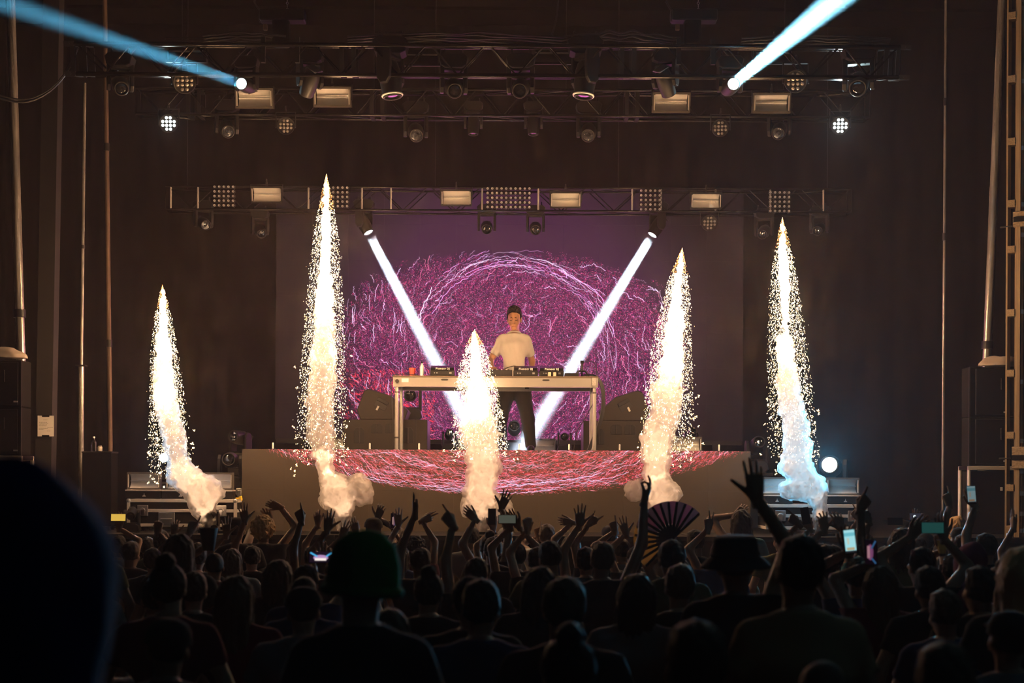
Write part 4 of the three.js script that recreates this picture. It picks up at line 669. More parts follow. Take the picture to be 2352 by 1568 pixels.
// ───────────────────────── firework comets ─────────────────────────
const fire = { white: glow(1, 0.8, 0.56, 9), gold: glow(1, 0.64, 0.32, 7), orange: glow(1, 0.36, 0.08, 3.6), core: glow(1, 0.8, 0.56, 3.4) };
const smokeMat = new THREE.MeshPhysicalMaterial({ color: new THREE.Color(0.93, 0.9, 0.88), roughness: 1, transmission: 0.72, thickness: 0, specularIntensity: 0 });
const veilMat = new THREE.MeshPhysicalMaterial({ color: new THREE.Color(0.93, 0.9, 0.88), roughness: 1, transmission: 0.5, thickness: 0, specularIntensity: 0, transparent: true, opacity: 0.27 });
const sparkGeo = new THREE.OctahedronGeometry(1, 0).scale(0.55, 1.7, 0.55);
function comet(o) {
  const d = D.comet + (o.dz ?? 0), s = d / FOCAL, base = at(o.smoke[0][0], o.smoke[0][1], d), t = thing('firework_comet', o.label, 'firework', V(base.x, DECK_Y, base.z), 0, 'firework comets along the stage front'), O = t.position;
  const loc = (px, py) => at(px, py, d).sub(O);
  // mortar it was fired from
  part('mortar_tube', [cyl(0.04, 0.2, 0, 0.12, 0, 'y', 16), rbx(0.3, 0.03, 0.2, 0.006, 0, 0.015, 0)], M.black, t);
  // smoke trail: puffs strung along the path, roughened
  const pts = o.smoke.map(([px, py, r]) => [loc(px, py), r * s * 0.86]), lo = [1e9, 1e9, 1e9], hi = [-1e9, -1e9, -1e9];
  for (const [p, r] of [...pts, ...(o.puffs ?? []).map(([px, py, r]) => [loc(px, py), r * s * 0.75])]) ['x', 'y', 'z'].forEach((k, i) => { lo[i] = Math.min(lo[i], p[k] - r * 2.2); hi[i] = Math.max(hi[i], p[k] + r * 2.2); });
  const F = new Field(lo, hi, 0.0125), span = pts.length - 1, n = Math.round((hi[1] - lo[1]) * 75);
  for (let i = 0; i < n; i++) {
    const u = i / (n - 1) * span, k = Math.min(span - 1, Math.floor(u)), f = u - k, p = pts[k][0].clone().lerp(pts[k + 1][0], f), r = pts[k][1] + (pts[k + 1][1] - pts[k][1]) * f;
    F.ball([p.x + rr(-0.25, 0.25) * r, p.y, p.z + rr(-0.3, 0.3) * r], r * rr(0.55, 0.85), r * 0.3);
    for (let q = 0; q < 3; q++) { const a = rr(0, 6.28), e = r * rr(0.5, 0.95), w = r * rr(0.22, 0.45); F.ball([p.x + Math.cos(a) * e, p.y + rr(-0.06, 0.06), p.z + Math.sin(a) * e], w, w * 0.5); }
  }
  for (const [px, py, r] of o.puffs ?? []) { const c = loc(px, py), R0 = r * s; for (let q = 0; q < 34; q++) { const a = rr(0, 6.28), b = rr(-1, 1), e = R0 * Math.cbrt(R()) * 0.8; F.ball([c.x + Math.cos(a) * Math.sqrt(1 - b * b) * e, c.y + b * e * 0.85, c.z + Math.sin(a) * Math.sqrt(1 - b * b) * e], R0 * rr(0.24, 0.44), R0 * 0.12); } }
  F.all((x, y, z, f) => (f > 0.2 ? f : f + 0.020 * noise3(x * 12, y * 12, z * 12 + o.tip[0]) + 0.012 * noise3(x * 28, y * 28, z * 28) + 0.004 * noise3(x * 60, y * 60, z * 60)));
  part('smoke_trail', F.mesh(-0.012), smokeMat, t).userData.kind = 'stuff';
  for (const iso of [0.01, 0.032]) { F.all((x, y, z, f) => (f > 0.2 ? f : f + 0.012 * noise3(x * 15 + iso * 400, y * 15, z * 15))); part('smoke_veil', F.mesh(iso), veilMat, t).userData.kind = 'stuff'; }
  for (const [px, py] of o.smoke.slice(1, 6)) pointLight(at(px, py, d), [1, 0.62, 0.36], o.glow ?? 0.075, 0.03);  // added point lights inside the smoke, to make it glow
  // sparks
  const mats = { white: [], gold: [], orange: [] }, m4 = new THREE.Matrix4(), q4 = new THREE.Quaternion(), S = V(1, 1, 1), axisX = (u) => { const y = o.tip[1] + u * (o.end - o.tip[1]); for (let i = 0; i < o.axis.length - 1; i++) { const [xa, ya] = o.axis[i], [xb, yb] = o.axis[i + 1]; if (y <= yb || i === o.axis.length - 2) return xa + (xb - xa) * (y - ya) / (yb - ya); } };
  const width = (u) => o.w * (1 - Math.exp(-u * 5.5)) * (0.62 + 0.5 * u);
  const push = (kind, p, dir, r) => { q4.setFromUnitVectors(UPV, dir); S.set(r, r, r); m4.compose(p, q4, S); mats[kind].push(m4.clone()); };
  for (let i = 0; i < o.n * 1.35; i++) {
    const u = Math.pow(R(), 0.9), y = o.tip[1] + u * (o.end - o.tip[1]), W = width(u), core = R() < 0.3 * (1 - u), keep = u > 0.5 ? 1 - (u - 0.5) * 1.6 : 1;
    if (R() > keep) continue;
    const a = rr(0, 6.2832), e = core ? Math.abs(rr(0, 1) * rr(0, 1)) * W * 0.5 : W * Math.sqrt(rr(0.06, 1)) * (R() < 0.06 ? rr(1, 1.25) : 1), p = loc(axisX(u) + Math.cos(a) * e, y); p.z += Math.sin(a) * e * s;
    const dir = V(Math.cos(a) * 0.5 + rr(-0.6, 0.6) * (0.3 + u), -1 + rr(-0.6, 0.6) * u, Math.sin(a) * 0.5).normalize();
    push(u < 0.12 && !core ? (R() < 0.7 ? 'orange' : 'gold') : R() < 0.62 - u * 0.25 ? 'white' : 'gold', p, dir, rr(0.0025, 0.0054) * (u > 0.6 ? 1.1 : 1));
  }
  for (let i = 0; i < o.stars; i++) {                       // crackling stars low in the tail
    const u = rr(0.62, 1.05), W = width(Math.min(1, u)) * rr(0.5, 1.35), a = rr(0, 6.2832), p = loc(axisX(Math.min(1, u)) + Math.cos(a) * W, o.tip[1] + u * (o.end - o.tip[1])); p.z += Math.sin(a) * W * s;
    for (let k = 0; k < 6; k++) { const v = V(rr(-1, 1), rr(-1, 1), rr(-1, 1)).normalize(); push('gold', p.clone().addScaledVector(v, 0.012), v, rr(0.004, 0.008)); }
  }
  for (const k of ['white', 'gold', 'orange']) { const im = new THREE.InstancedMesh(sparkGeo, fire[k], mats[k].length); mats[k].forEach((m, i) => im.setMatrixAt(i, m)); im.name = k + '_sparks'; im.userData.kind = 'stuff'; t.add(im); }
  // white-hot heart of the comet
  const C = new Field([lo[0] - 0.3, loc(o.tip[0], o.tip[1] + (o.end - o.tip[1]) * 0.6).y, lo[2] - 0.3], [hi[0] + 0.3, loc(...o.tip).y + 0.05, hi[2] + 0.3], 0.011);
  for (let i = 0; i <= 60; i++) { const u = 0.03 + i / 60 * o.hot, p = loc(axisX(u), o.tip[1] + u * (o.end - o.tip[1])), r = s * o.w * 0.18 * Math.pow(Math.sin(Math.PI * Math.min(1, 0.06 + 0.9 * i / 60)), 0.8) + 0.005; C.ball([p.x + rr(-0.012, 0.012), p.y, p.z], r * rr(0.7, 1.05), 0.01); }
  C.all((x, y, z, f) => (f > 0.15 ? f : f + 0.013 * noise3(x * 24, y * 14, z * 24) + 0.008 * noise3(x * 60, y * 40, z * 60)));
  part('flame_core', C.mesh(0), fire.core, t).userData.kind = 'stuff';
  for (const [i, f] of o.lamps.entries()) { const q = at(axisX(f), o.tip[1] + f * (o.end - o.tip[1]), d); q.z += i % 2 ? -0.15 : 0.15; pointLight(q, [1, 0.56, 0.26], o.k, 0.07); }
}
comet({ label: 'smallest firework comet, far left, above the left flight case', tip: [373, 655], end: 1100, axis: [[373, 655], [376, 760], [380, 860], [386, 960], [392, 1080]], w: 47, n: 4200, stars: 46, hot: 0.5, k: 6.5, lamps: [0.2, 0.36, 0.55],
  smoke: [[488, 1232, 7], [484, 1205, 11], [470, 1172, 18], [466, 1140, 30], [444, 1108, 32], [418, 1084, 26], [408, 1050, 20], [396, 995, 22], [378, 920, 22], [376, 850, 17], [375, 780, 12]], puffs: [[470, 1130, 34], [435, 1108, 28], [404, 1090, 20]] });
comet({ label: 'tallest firework comet, rising left of the LED wall', tip: [750, 400], end: 1060, axis: [[750, 400], [748, 560], [746, 700], [742, 850], [738, 1030]], w: 57, n: 6800, stars: 52, hot: 0.52, k: 10, lamps: [0.17, 0.29, 0.44, 0.62],
  smoke: [[790, 1232, 7], [788, 1195, 12], [786, 1160, 22], [772, 1128, 30], [752, 1085, 13], [742, 1045, 19], [735, 1005, 26], [738, 960, 24], [734, 910, 26], [744, 860, 24], [742, 800, 22], [745, 720, 18], [746, 640, 13]], puffs: [[768, 1136, 36], [818, 1126, 33]] });
comet({ label: 'low firework comet in front of the DJ table', tip: [1090, 757], end: 1050, axis: [[1090, 757], [1092, 850], [1098, 950], [1104, 1050]], w: 62, n: 5600, stars: 40, hot: 0.72, k: 6, lamps: [0.2, 0.4, 0.62],
  smoke: [[1112, 1232, 8], [1112, 1200, 14], [1110, 1160, 32], [1100, 1125, 30], [1108, 1085, 30], [1106, 1045, 32], [1102, 1000, 34], [1098, 950, 30], [1096, 900, 22]], puffs: [[1150, 1168, 24], [1096, 1160, 28], [1120, 1070, 34]] });
comet({ label: 'firework comet right of the LED wall, above the fan', tip: [1567, 570], end: 1060, axis: [[1567, 570], [1556, 660], [1546, 760], [1538, 880], [1530, 1030]], w: 60, n: 6000, stars: 48, hot: 0.55, k: 10, lamps: [0.19, 0.35, 0.54],
  smoke: [[1520, 1232, 8], [1518, 1190, 20], [1514, 1140, 30], [1508, 1095, 22], [1508, 1045, 28], [1508, 1010, 30], [1522, 965, 27], [1532, 910, 30], [1540, 850, 24], [1546, 790, 18], [1552, 720, 13]], puffs: [[1530, 1128, 30], [1460, 1125, 20], [1500, 1010, 28]] });
comet({ label: 'firework comet at the right whose smoke glows blue below', tip: [1797, 500], end: 1065, axis: [[1797, 500], [1800, 620], [1806, 760], [1814, 900], [1824, 1040]], w: 55, n: 5600, stars: 44, glow: 0.015, hot: 0.45, k: 9, lamps: [0.19, 0.35, 0.54],
  smoke: [[1885, 1228, 7], [1884, 1180, 12], [1878, 1140, 18], [1860, 1112, 30], [1836, 1086, 28], [1830, 1050, 26], [1832, 1010, 25], [1824, 965, 24], [1812, 915, 22], [1806, 850, 17], [1802, 780, 13]], puffs: [[1826, 1070, 30], [1842, 1118, 34], [1815, 1120, 20]] });
// ───────────────────────── people ─────────────────────────
// a head round its own centre, face towards +z
function headGeometry(cell, neck = 0.1) {
  const f = new Field([-0.1, -0.13 - neck, -0.115], [0.1, 0.13, 0.13], cell);
  f.ball([0, 0.03, -0.012], [0.073, 0.086, 0.092], 0.01).ball([0, -0.028, 0.022], [0.058, 0.085, 0.068], 0.03).ball([0, -0.096, 0.058], [0.026, 0.02, 0.022], 0.03);
  f.capsule([0, -0.055, -0.02], [0, -0.1 - neck, -0.03], 0.05, 0.056, 0.03).capsule([-0.034, 0.016, 0.078], [0.034, 0.016, 0.078], 0.011, 0.011, 0.014);
  for (const e of [-1, 1]) { f.ball([e * 0.044, -0.035, 0.062], [0.02, 0.024, 0.02], 0.02); f.carve([e * 0.031, -0.004, 0.1], [0.019, 0.011, 0.014], 0.012); f.ball([e * 0.031, -0.006, 0.076], 0.0135, 0.003); f.ball([e * 0.077, -0.012, -0.008], [0.011, 0.032, 0.02], 0.012); }
  f.capsule([0, 0.008, 0.088], [0, -0.036, 0.108], 0.008, 0.0125, 0.012); for (const e of [-1, 1]) f.ball([e * 0.012, -0.04, 0.098], 0.009, 0.01);
  f.capsule([-0.02, -0.066, 0.08], [0.02, -0.066, 0.08], 0.008, 0.008, 0.006).capsule([-0.016, -0.079, 0.078], [0.016, -0.079, 0.078], 0.009, 0.009, 0.006);
  return f.mesh();
}
function hairGeometry(style, cell) {
  const f = new Field([-0.2, -0.42, -0.26], [0.2, 0.27, 0.2], cell), thick = { short: 0.013, fuzzy: 0.05, long: 0.022, bun: 0.016, pony: 0.016, crop: 0.008 }[style] ?? 0.014;
  f.ball([0, 0.034, -0.014], [0.074 + thick, 0.086 + thick, 0.093 + thick], 0.01); if (style === 'short') f.ball([0, 0.1, 0.02], [0.06, 0.036, 0.07], 0.03);
  if (style === 'long') { f.capsule([-0.045, 0.0, -0.06], [-0.06, -0.3, -0.075], 0.06, 0.05, 0.05).capsule([0.045, 0.0, -0.06], [0.06, -0.3, -0.075], 0.06, 0.05, 0.05).capsule([0, 0, -0.07], [0, -0.34, -0.09], 0.07, 0.05, 0.05); for (const e of [-1, 1]) f.capsule([e * 0.078, 0.02, 0], [e * 0.095, -0.22, 0.01], 0.026, 0.022, 0.03); }
  if (style === 'bun') f.ball([0, 0.145, -0.05], [0.05, 0.045, 0.05], 0.015);
  if (style === 'pony') f.capsule([0, 0.07, -0.11], [0, 0.03, -0.16], 0.03, 0.035, 0.02).capsule([0, 0.03, -0.16], [0, -0.2, -0.15], 0.038, 0.018, 0.02);
  if (style === 'long' || style === 'pony') f.cut((x, y, z) => (z > 0.0 ? Math.min(0.03 + z * 0.75 - y, (Math.abs(x) < 0.062 ? 0.1 : -0.1)) : -1));
  else f.cut((x, y, z) => { const n = 0.006 * noise3(x * 60, y * 30, z * 60); return z > -0.012 ? (Math.abs(x) > 0.066 && z < 0.022 ? -0.03 - y + n : 0.03 + z * (style === 'crop' ? 0.5 : 0.6) - y + n) : -0.055 - y + n; });
  const amp = { short: 0.006, fuzzy: 0.02, long: 0.009, crop: 0.002 }[style] ?? 0.005;
  f.all((x, y, z, v) => (v > 0.08 ? v : v + amp * noise3(x * 55, y * (style === 'long' ? 14 : 55), z * 55) + amp * 0.6 * noise3(x * 120, y * 60, z * 120)));
  return f.mesh();
}
// hands: wrist at the origin, fingers along +y, palm facing +z, thumb on +x (a right hand)
const HAND = {
  open: { c: [0.1, 0.05, 0.08, 0.12], s: [0.2, 0.04, -0.13, -0.36], t: [0.95, 0.05] }, flat: { c: [0.05, 0.03, 0.04, 0.06], s: [0.05, 0.01, -0.03, -0.08], t: [0.25, 0.1] }, relaxed: { c: [0.35, 0.42, 0.48, 0.52], s: [0.08, 0.01, -0.06, -0.14], t: [0.6, 0.25] },
  claw: { c: [0.5, 0.5, 0.55, 0.6], s: [0.25, 0.06, -0.14, -0.36], t: [0.95, 0.3] }, fist: { c: [1.45, 1.5, 1.5, 1.5], s: [0.02, 0, -0.02, -0.05], t: [0.5, 1.0] }, point: { c: [0.05, 1.4, 1.45, 1.45], s: [0.03, 0, -0.03, -0.06], t: [0.5, 0.9] },
  horns: { c: [0.06, 1.4, 1.4, 0.1], s: [0.2, 0, 0, -0.32], t: [0.5, 0.9] }, peace: { c: [0.05, 0.05, 1.4, 1.4], s: [0.2, -0.14, 0, -0.05], t: [0.4, 0.9] }, ok: { c: [0.8, 0.3, 0.22, 0.15], s: [-0.05, 0.02, -0.1, -0.24], t: [0.35, 1.0] }, hold: { c: [0.28, 0.3, 0.32, 0.36], s: [0.1, 0.01, -0.08, -0.18], t: [0.8, 0.5] },
  three: { c: [0.06, 0.12, 0.16, 0.3], s: [0.12, -0.02, -0.12, -0.14], t: [0.9, 0.08] }, grip: { c: [0.75, 0.8, 0.85, 0.9], s: [0.06, 0.01, -0.05, -0.1], t: [0.7, 0.55] }, two: { c: [0.08, 0.08, 0.9, 1.0], s: [0.1, -0.05, 0, -0.05], t: [0.5, 0.5] },
};
const handCache = new Map();
function handGeometry(pose, cell) {
  const key = pose + cell; if (handCache.has(key)) return handCache.get(key);
  const h = HAND[pose], f = new Field([-0.11, -0.04, -0.05], [0.13, 0.2, 0.13], cell), len = [0.074, 0.082, 0.076, 0.06], rad = [0.0092, 0.0095, 0.009, 0.008], X = [0.03, 0.01, -0.011, -0.031], Y = [0.094, 0.098, 0.093, 0.084];
  f.capsule([0, -0.03, 0], [0, 0.012, 0], 0.026, 0.024, 0.02);
  for (let i = 0; i < 4; i++) {
    f.capsule([X[i] * 0.55, 0.01, 0.002], [X[i], Y[i], 0], 0.0175, 0.0135, 0.012);
    let p = [X[i], Y[i], 0], a = 0; const L = [0.46, 0.3, 0.24];
    for (let j = 0; j < 3; j++) { a += h.c[i] * (j === 0 ? 0.9 : 1); const l = len[i] * L[j] * 1.08, q = [p[0] + Math.sin(h.s[i]) * l * Math.cos(a), p[1] + Math.cos(h.s[i]) * Math.cos(a) * l, p[2] + Math.sin(a) * l]; f.capsule(p, q, rad[i] * (1 - 0.1 * j), rad[i] * (0.9 - 0.1 * j), 0.0035); p = q; }
  }
  const [ta, tc] = h.t, b = [0.024, 0.028, 0.008], k = [b[0] + Math.sin(ta) * 0.042, b[1] + Math.cos(ta) * 0.042, b[2] + 0.01 + tc * 0.012], e = ta - tc * 0.9, tip = [k[0] + Math.sin(e) * 0.03, k[1] + Math.cos(e) * 0.03, k[2] + 0.02 * tc], tip2 = [tip[0] + Math.sin(e - tc * 0.4) * 0.026, tip[1] + Math.cos(e - tc * 0.4) * 0.026, tip[2] + 0.016 * tc];
  f.capsule([0.012, 0.008, 0.004], k, 0.0185, 0.0125, 0.012).capsule(k, tip, 0.0115, 0.0102, 0.004).capsule(tip, tip2, 0.0102, 0.0085, 0.004);
  const g = f.mesh(); handCache.set(key, g); return g;
}
function placeHand(pose, left, wrist, dir, palm, cell, scale) {
  const g = handGeometry(pose, cell).clone(); if (left) { g.scale(-1, 1, 1); const ix = g.index.array; for (let i = 0; i < ix.length; i += 3) { const t = ix[i]; ix[i] = ix[i + 1]; ix[i + 1] = t; } }
  const y = dir.clone().normalize(), z = palm.clone().addScaledVector(y, -palm.dot(y)).normalize(), x = y.clone().cross(z);
  return g.applyMatrix4(new THREE.Matrix4().makeBasis(x.multiplyScalar(scale), y.clone().multiplyScalar(scale), z.multiplyScalar(scale)).setPosition(wrist));
}
function elbowOf(sh, wr, a, b, hint) {                      // two-bone reach
  const d = wr.clone().sub(sh); let L = d.length(); const k = L > (a + b) * 0.985 ? L / ((a + b) * 0.985) : 1; a *= k; b *= k;
  const u = d.clone().divideScalar(L), x = (a * a - b * b + L * L) / (2 * L), h = Math.sqrt(Math.max(0, a * a - x * x)), n = hint.clone().addScaledVector(u, -hint.dot(u)).normalize();
  return sh.clone().addScaledVector(u, x).addScaledVector(n, h);
}
const A3 = (v) => [v.x, v.y, v.z];
// spec: h, arms { L, R: { wrist, dir, palm, pose, hint } | undefined }, head { pitch, yaw }, legs, cells. Front is +z, the person's left is +x.
function personGeometry(p) {
  const h = p.h, c = p.cell ?? 0.026, hc = p.headCell ?? 0.011, sc = h / 1.75, w = p.shoulder ?? 0.185 * sc, hipY = p.hipY ?? 0.5 * h, shY = p.shY ?? 0.805 * h, J = {};
  for (const [k, e] of [['L', 1], ['R', -1]]) {
    const arm = p.arms?.[k], up = arm && arm.wrist.y > shY + 0.1 ? 1 : 0, sh = V(e * (w - 0.02 * up), shY + 0.045 * up * sc, -0.01), wr = arm ? arm.wrist.clone() : V(e * (w + 0.07), shY - 0.53 * sc, 0.06), reach = sh.distanceTo(wr), most = 0.66 * sc; if (reach > most) wr.copy(sh).addScaledVector(wr.clone().sub(sh).normalize(), most);
    J[k] = { sh, wr, el: elbowOf(sh, wr, 0.295 * sc, 0.265 * sc, arm?.hint ?? V(e, -0.6, -0.25)), arm };
  }
  const legs = p.legs ?? { L: [V(0.1 * sc, 0.28 * h, 0.015), V(0.11 * sc, 0.05, -0.01)], R: [V(-0.1 * sc, 0.28 * h, 0.015), V(-0.11 * sc, 0.05, -0.01)] };
  const pts = [J.L.sh, J.L.el, J.L.wr, J.R.sh, J.R.el, J.R.wr, legs.L[1], legs.R[1], V(0.2, 0, 0.2), V(-0.2, h * 0.9, -0.2)], lo = A3(pts.reduce((a, b) => a.clone().min(b))).map((v) => v - 0.12), hi = A3(pts.reduce((a, b) => a.clone().max(b))).map((v) => v + 0.12);
  const torso = (f, g, k) => {
    f.capsule([-0.07 * sc, hipY + 0.03, 0], [0.07 * sc, hipY + 0.03, 0], 0.105 * sc + g, 0.105 * sc + g, k).capsule([0, hipY, 0], [0, shY - 0.14, 0], 0.115 * sc + g, 0.12 * sc + g, k);
    f.capsule([-(w * 0.52), shY - 0.11 * sc, 0], [w * 0.52, shY - 0.11 * sc, 0], 0.098 * sc + g, 0.098 * sc + g, k); for (const e of [-1, 1]) f.capsule([e * 0.03, shY + 0.04 * sc, -0.015], [e * w * 0.94, shY - 0.025 * sc, -0.01], 0.056 * sc + g, 0.05 * sc + g, k * 0.8); f.capsule([0, shY, -0.012], [0, shY + 0.075 * sc, -0.012], 0.07 * sc + g * 0.6, 0.05 * sc + g * 0.4, k);
  };
  const f = new Field(lo, hi, c); torso(f, 0, 0.05);
  for (const k of ['L', 'R']) {
    const { sh, el, wr } = J[k], e = k === 'L' ? 1 : -1, [kn, an] = legs[k];
    f.capsule(A3(sh), A3(el), 0.05 * sc, 0.042 * sc, 0.03).capsule(A3(el), A3(wr), 0.042 * sc, 0.03 * sc, 0.02);
    f.capsule([e * 0.085 * sc, hipY, 0], A3(kn), 0.085 * sc, 0.058 * sc, 0.04).capsule(A3(kn), A3(an), 0.056 * sc, 0.04 * sc, 0.02).capsule([an.x, 0.04, an.z - 0.03], [an.x, 0.035, an.z + 0.13], 0.04, 0.034, 0.02);
  }
  f.cut((x, y) => 0.002 - y);
  const hs = p.headScale ?? sc, hq = new THREE.Matrix4().compose(V(0, p.headY ?? h - 0.125 * hs, p.headZ ?? 0.015), new THREE.Quaternion().setFromEuler(new THREE.Euler(p.pitch ?? 0, p.yaw ?? 0, p.tilt ?? 0, 'YXZ')), V(hs * (p.headWide ?? 1), hs, hs));
  const bits = [f.mesh(), (headGeo[hc] ??= headGeometry(hc)).clone().applyMatrix4(hq)];
  for (const k of ['L', 'R']) { const { wr, el, arm } = J[k], dir = arm?.dir ?? wr.clone().sub(el); bits.push(placeHand(arm?.pose ?? 'relaxed', k === 'L', wr, dir, arm?.palm ?? V(k === 'L' ? -1 : 1, 0, 0.3), p.handCell ?? 0.0052, 1.02 * sc * (p.handScale ?? 1))); }
  const sleeve = p.sleeve ?? 0.55, sf = new Field([lo[0], hipY - 0.16, lo[2]], [hi[0], Math.max(shY + 0.14, hi[1]), hi[2]], p.shirtCell ?? 0.03); torso(sf, 0.016, 0.05);
  for (const k of ['L', 'R']) { const { sh, el, wr } = J[k], q = sh.clone().lerp(el, sleeve); sf.capsule(A3(sh), A3(q), 0.062 * sc, (p.cuff ?? 0.06) * sc, 0.035); if (p.longSleeve) sf.capsule(A3(q), A3(el), 0.06 * sc, 0.056 * sc, 0.02).capsule(A3(el), A3(wr.clone().lerp(el, 0.12)), 0.056 * sc, 0.042 * sc, 0.02); else sf.each(A3(q).map((v) => v - 0.14), A3(q).map((v) => v + 0.14), (() => { const n = el.clone().sub(sh).normalize(); return (x, y, z, v) => { const s = (x - q.x) * n.x + (y - q.y) * n.y + (z - q.z) * n.z; const near = Math.hypot(x - q.x - n.x * s, y - q.y - n.y * s, z - q.z - n.z * s); return s > 0 && near < 0.1 && s < 0.13 ? Math.max(v, s) : v; }; })()); }
  const hem = p.hemY ?? hipY - 0.08; sf.cut((x, y) => Math.max(hem - y, y - (shY + (p.collar ?? 0.095) * sc)));
  return { body: join(bits), shirt: sf.mesh(), headMatrix: hq, J, legs };
}
const headGeo = {}, hairGeo = {};
const skin = [soft([0.27, 0.155, 0.1], 0.6, 0.5), soft([0.19, 0.105, 0.065], 0.6, 0.5), soft([0.1, 0.055, 0.035], 0.6, 0.5)];
const hairMat = { dark: soft([0.012, 0.008, 0.006], 0.75, 0.3), brown: soft([0.05, 0.028, 0.016], 0.75, 0.35), blond: soft([0.36, 0.22, 0.1], 0.75, 0.4) };
const cloth = (c) => soft(c, 0.95, 0.15);

// ── the DJ
{
  const p0 = at(1180, 1040, D.dj), t = thing('person', 'DJ in a white T-shirt and black trousers looking down behind the table', 'person', V(p0.x, RISER_Y, -D.dj));
  const s = D.dj / FOCAL, Y = (py) => at(1180, py, D.dj).y - RISER_Y, X = (px) => (px - 1180) * s;
  const g = personGeometry({ h: Y(704), cell: 0.014, headCell: 0.0055, shirtCell: 0.0105, handCell: 0.0045, shoulder: 0.152, shY: Y(779), hipY: 0.9, headScale: 1.27, headWide: 0.9, headY: Y(733), headZ: 0.05, pitch: 0.16, yaw: -0.1, sleeve: 0.72, cuff: 0.062, hemY: 0.86, collar: 0.068,
    arms: { L: { wrist: V(X(1221), Y(872), -0.03), dir: V(-0.12, -1, 0.12), palm: V(-1, 0, 0), pose: 'relaxed', hint: V(0.3, 0, -1) }, R: { wrist: V(X(1130), Y(848), 0.24), dir: V(0.15, -0.12, 1), palm: V(0, -1, 0), pose: 'relaxed', hint: V(-0.35, 0, -1) } },
    legs: { L: [V(X(1212), 0.44, 0.03), V(X(1219), 0.06, -0.02)], R: [V(X(1150), 0.44, 0.03), V(X(1141), 0.06, -0.02)] } });
  part('body', g.body, soft([0.33, 0.16, 0.085], 0.5, 0.6), t);
  { const q = g.shirt.attributes.position, n = g.shirt.attributes.normal; for (let i = 0; i < q.count; i++) { const x = q.getX(i), y = q.getY(i), z = q.getZ(i), k = 0.009 * noise3(x * 17 + y * 4, y * 5, z * 10) + 0.005 * noise3(x * 34, y * 9 + x * 12, z * 20); q.setXYZ(i, x + n.getX(i) * k, y + n.getY(i) * k * 0.3, z + n.getZ(i) * k); } g.shirt.computeVertexNormals(); }
  const tee = soft([0.42, 0.385, 0.35], 0.9, 0.2); part('shirt', g.shirt, tee, t);
  { const c = part('collar', new THREE.TorusGeometry(0.083, 0.011, 8, 30).rotateX(1.5708 - 0.32).scale(1.05, 1, 0.95), tee, t); c.position.set(0, Y(767), 0.012); }
  const face = new THREE.Group(); face.applyMatrix4(g.headMatrix); const brow = soft([0.03, 0.017, 0.01], 0.8, 0.2), lip = soft([0.3, 0.1, 0.065], 0.5, 0.5);
  for (const e of [-1, 1]) {
    for (const [nm, pts, r, m] of [['eyebrow', [[0.014, 0.017, 0.091], [0.03, 0.022, 0.087], [0.043, 0.018, 0.0765]], 0.0042, brow], ['eyelash', [[0.018, -0.009, 0.0905], [0.031, -0.013, 0.0905], [0.044, -0.009, 0.084]], 0.0028, brow]]) { const b = part(nm, wire(pts.map(([x, y, z]) => V(e * x, y, z)), r, 12), m, t); b.applyMatrix4(g.headMatrix); }
  }
  { const l = part('lips', wire([V(-0.021, -0.073, 0.082), V(0, -0.0725, 0.0905), V(0.021, -0.073, 0.082)], 0.0045, 14), lip, t); l.applyMatrix4(g.headMatrix); }
  const hair = part('hair', hairGeometry('short', 0.006), hairMat.dark, t); hair.applyMatrix4(g.headMatrix);
  const f = new Field([-0.5, 0, -0.3], [0.5, 1.08, 0.3], 0.013), hq = 0.9;
  f.capsule([-0.08, 0.92, 0], [0.08, 0.92, 0], 0.135, 0.135, 0.05).capsule([-0.08, 0.98, 0], [0.08, 0.98, 0], 0.125, 0.125, 0.05);
  for (const [e, L] of [[1, g.legs.L], [-1, g.legs.R]]) f.capsule([e * 0.1, 0.84, 0], A3(L[0]), 0.122, 0.088, 0.05).capsule(A3(L[0]), [L[1].x, 0.09, L[1].z], 0.088, 0.074, 0.03);
  f.cut((x, y) => Math.max(0.06 - y, y - 1.03)); f.all((x, y, z, v) => (v > 0.06 ? v : v + 0.006 * noise3(x * 16, y * 9, z * 16)));
  part('trousers', f.mesh(), std([0.014, 0.013, 0.013], 0.9), t);
  for (const L of [g.legs.L, g.legs.R]) { const q = new Field([L[1].x - 0.12, -0.01, L[1].z - 0.16], [L[1].x + 0.12, 0.16, L[1].z + 0.26], 0.01); q.capsule([L[1].x, 0.05, L[1].z - 0.05], [L[1].x, 0.042, L[1].z + 0.16], 0.052, 0.044, 0.02).ball([L[1].x, 0.085, L[1].z - 0.02], [0.055, 0.05, 0.07], 0.03).cut((x, y) => 0.003 - y); part('shoe', q.mesh(), M.black, t); }
}
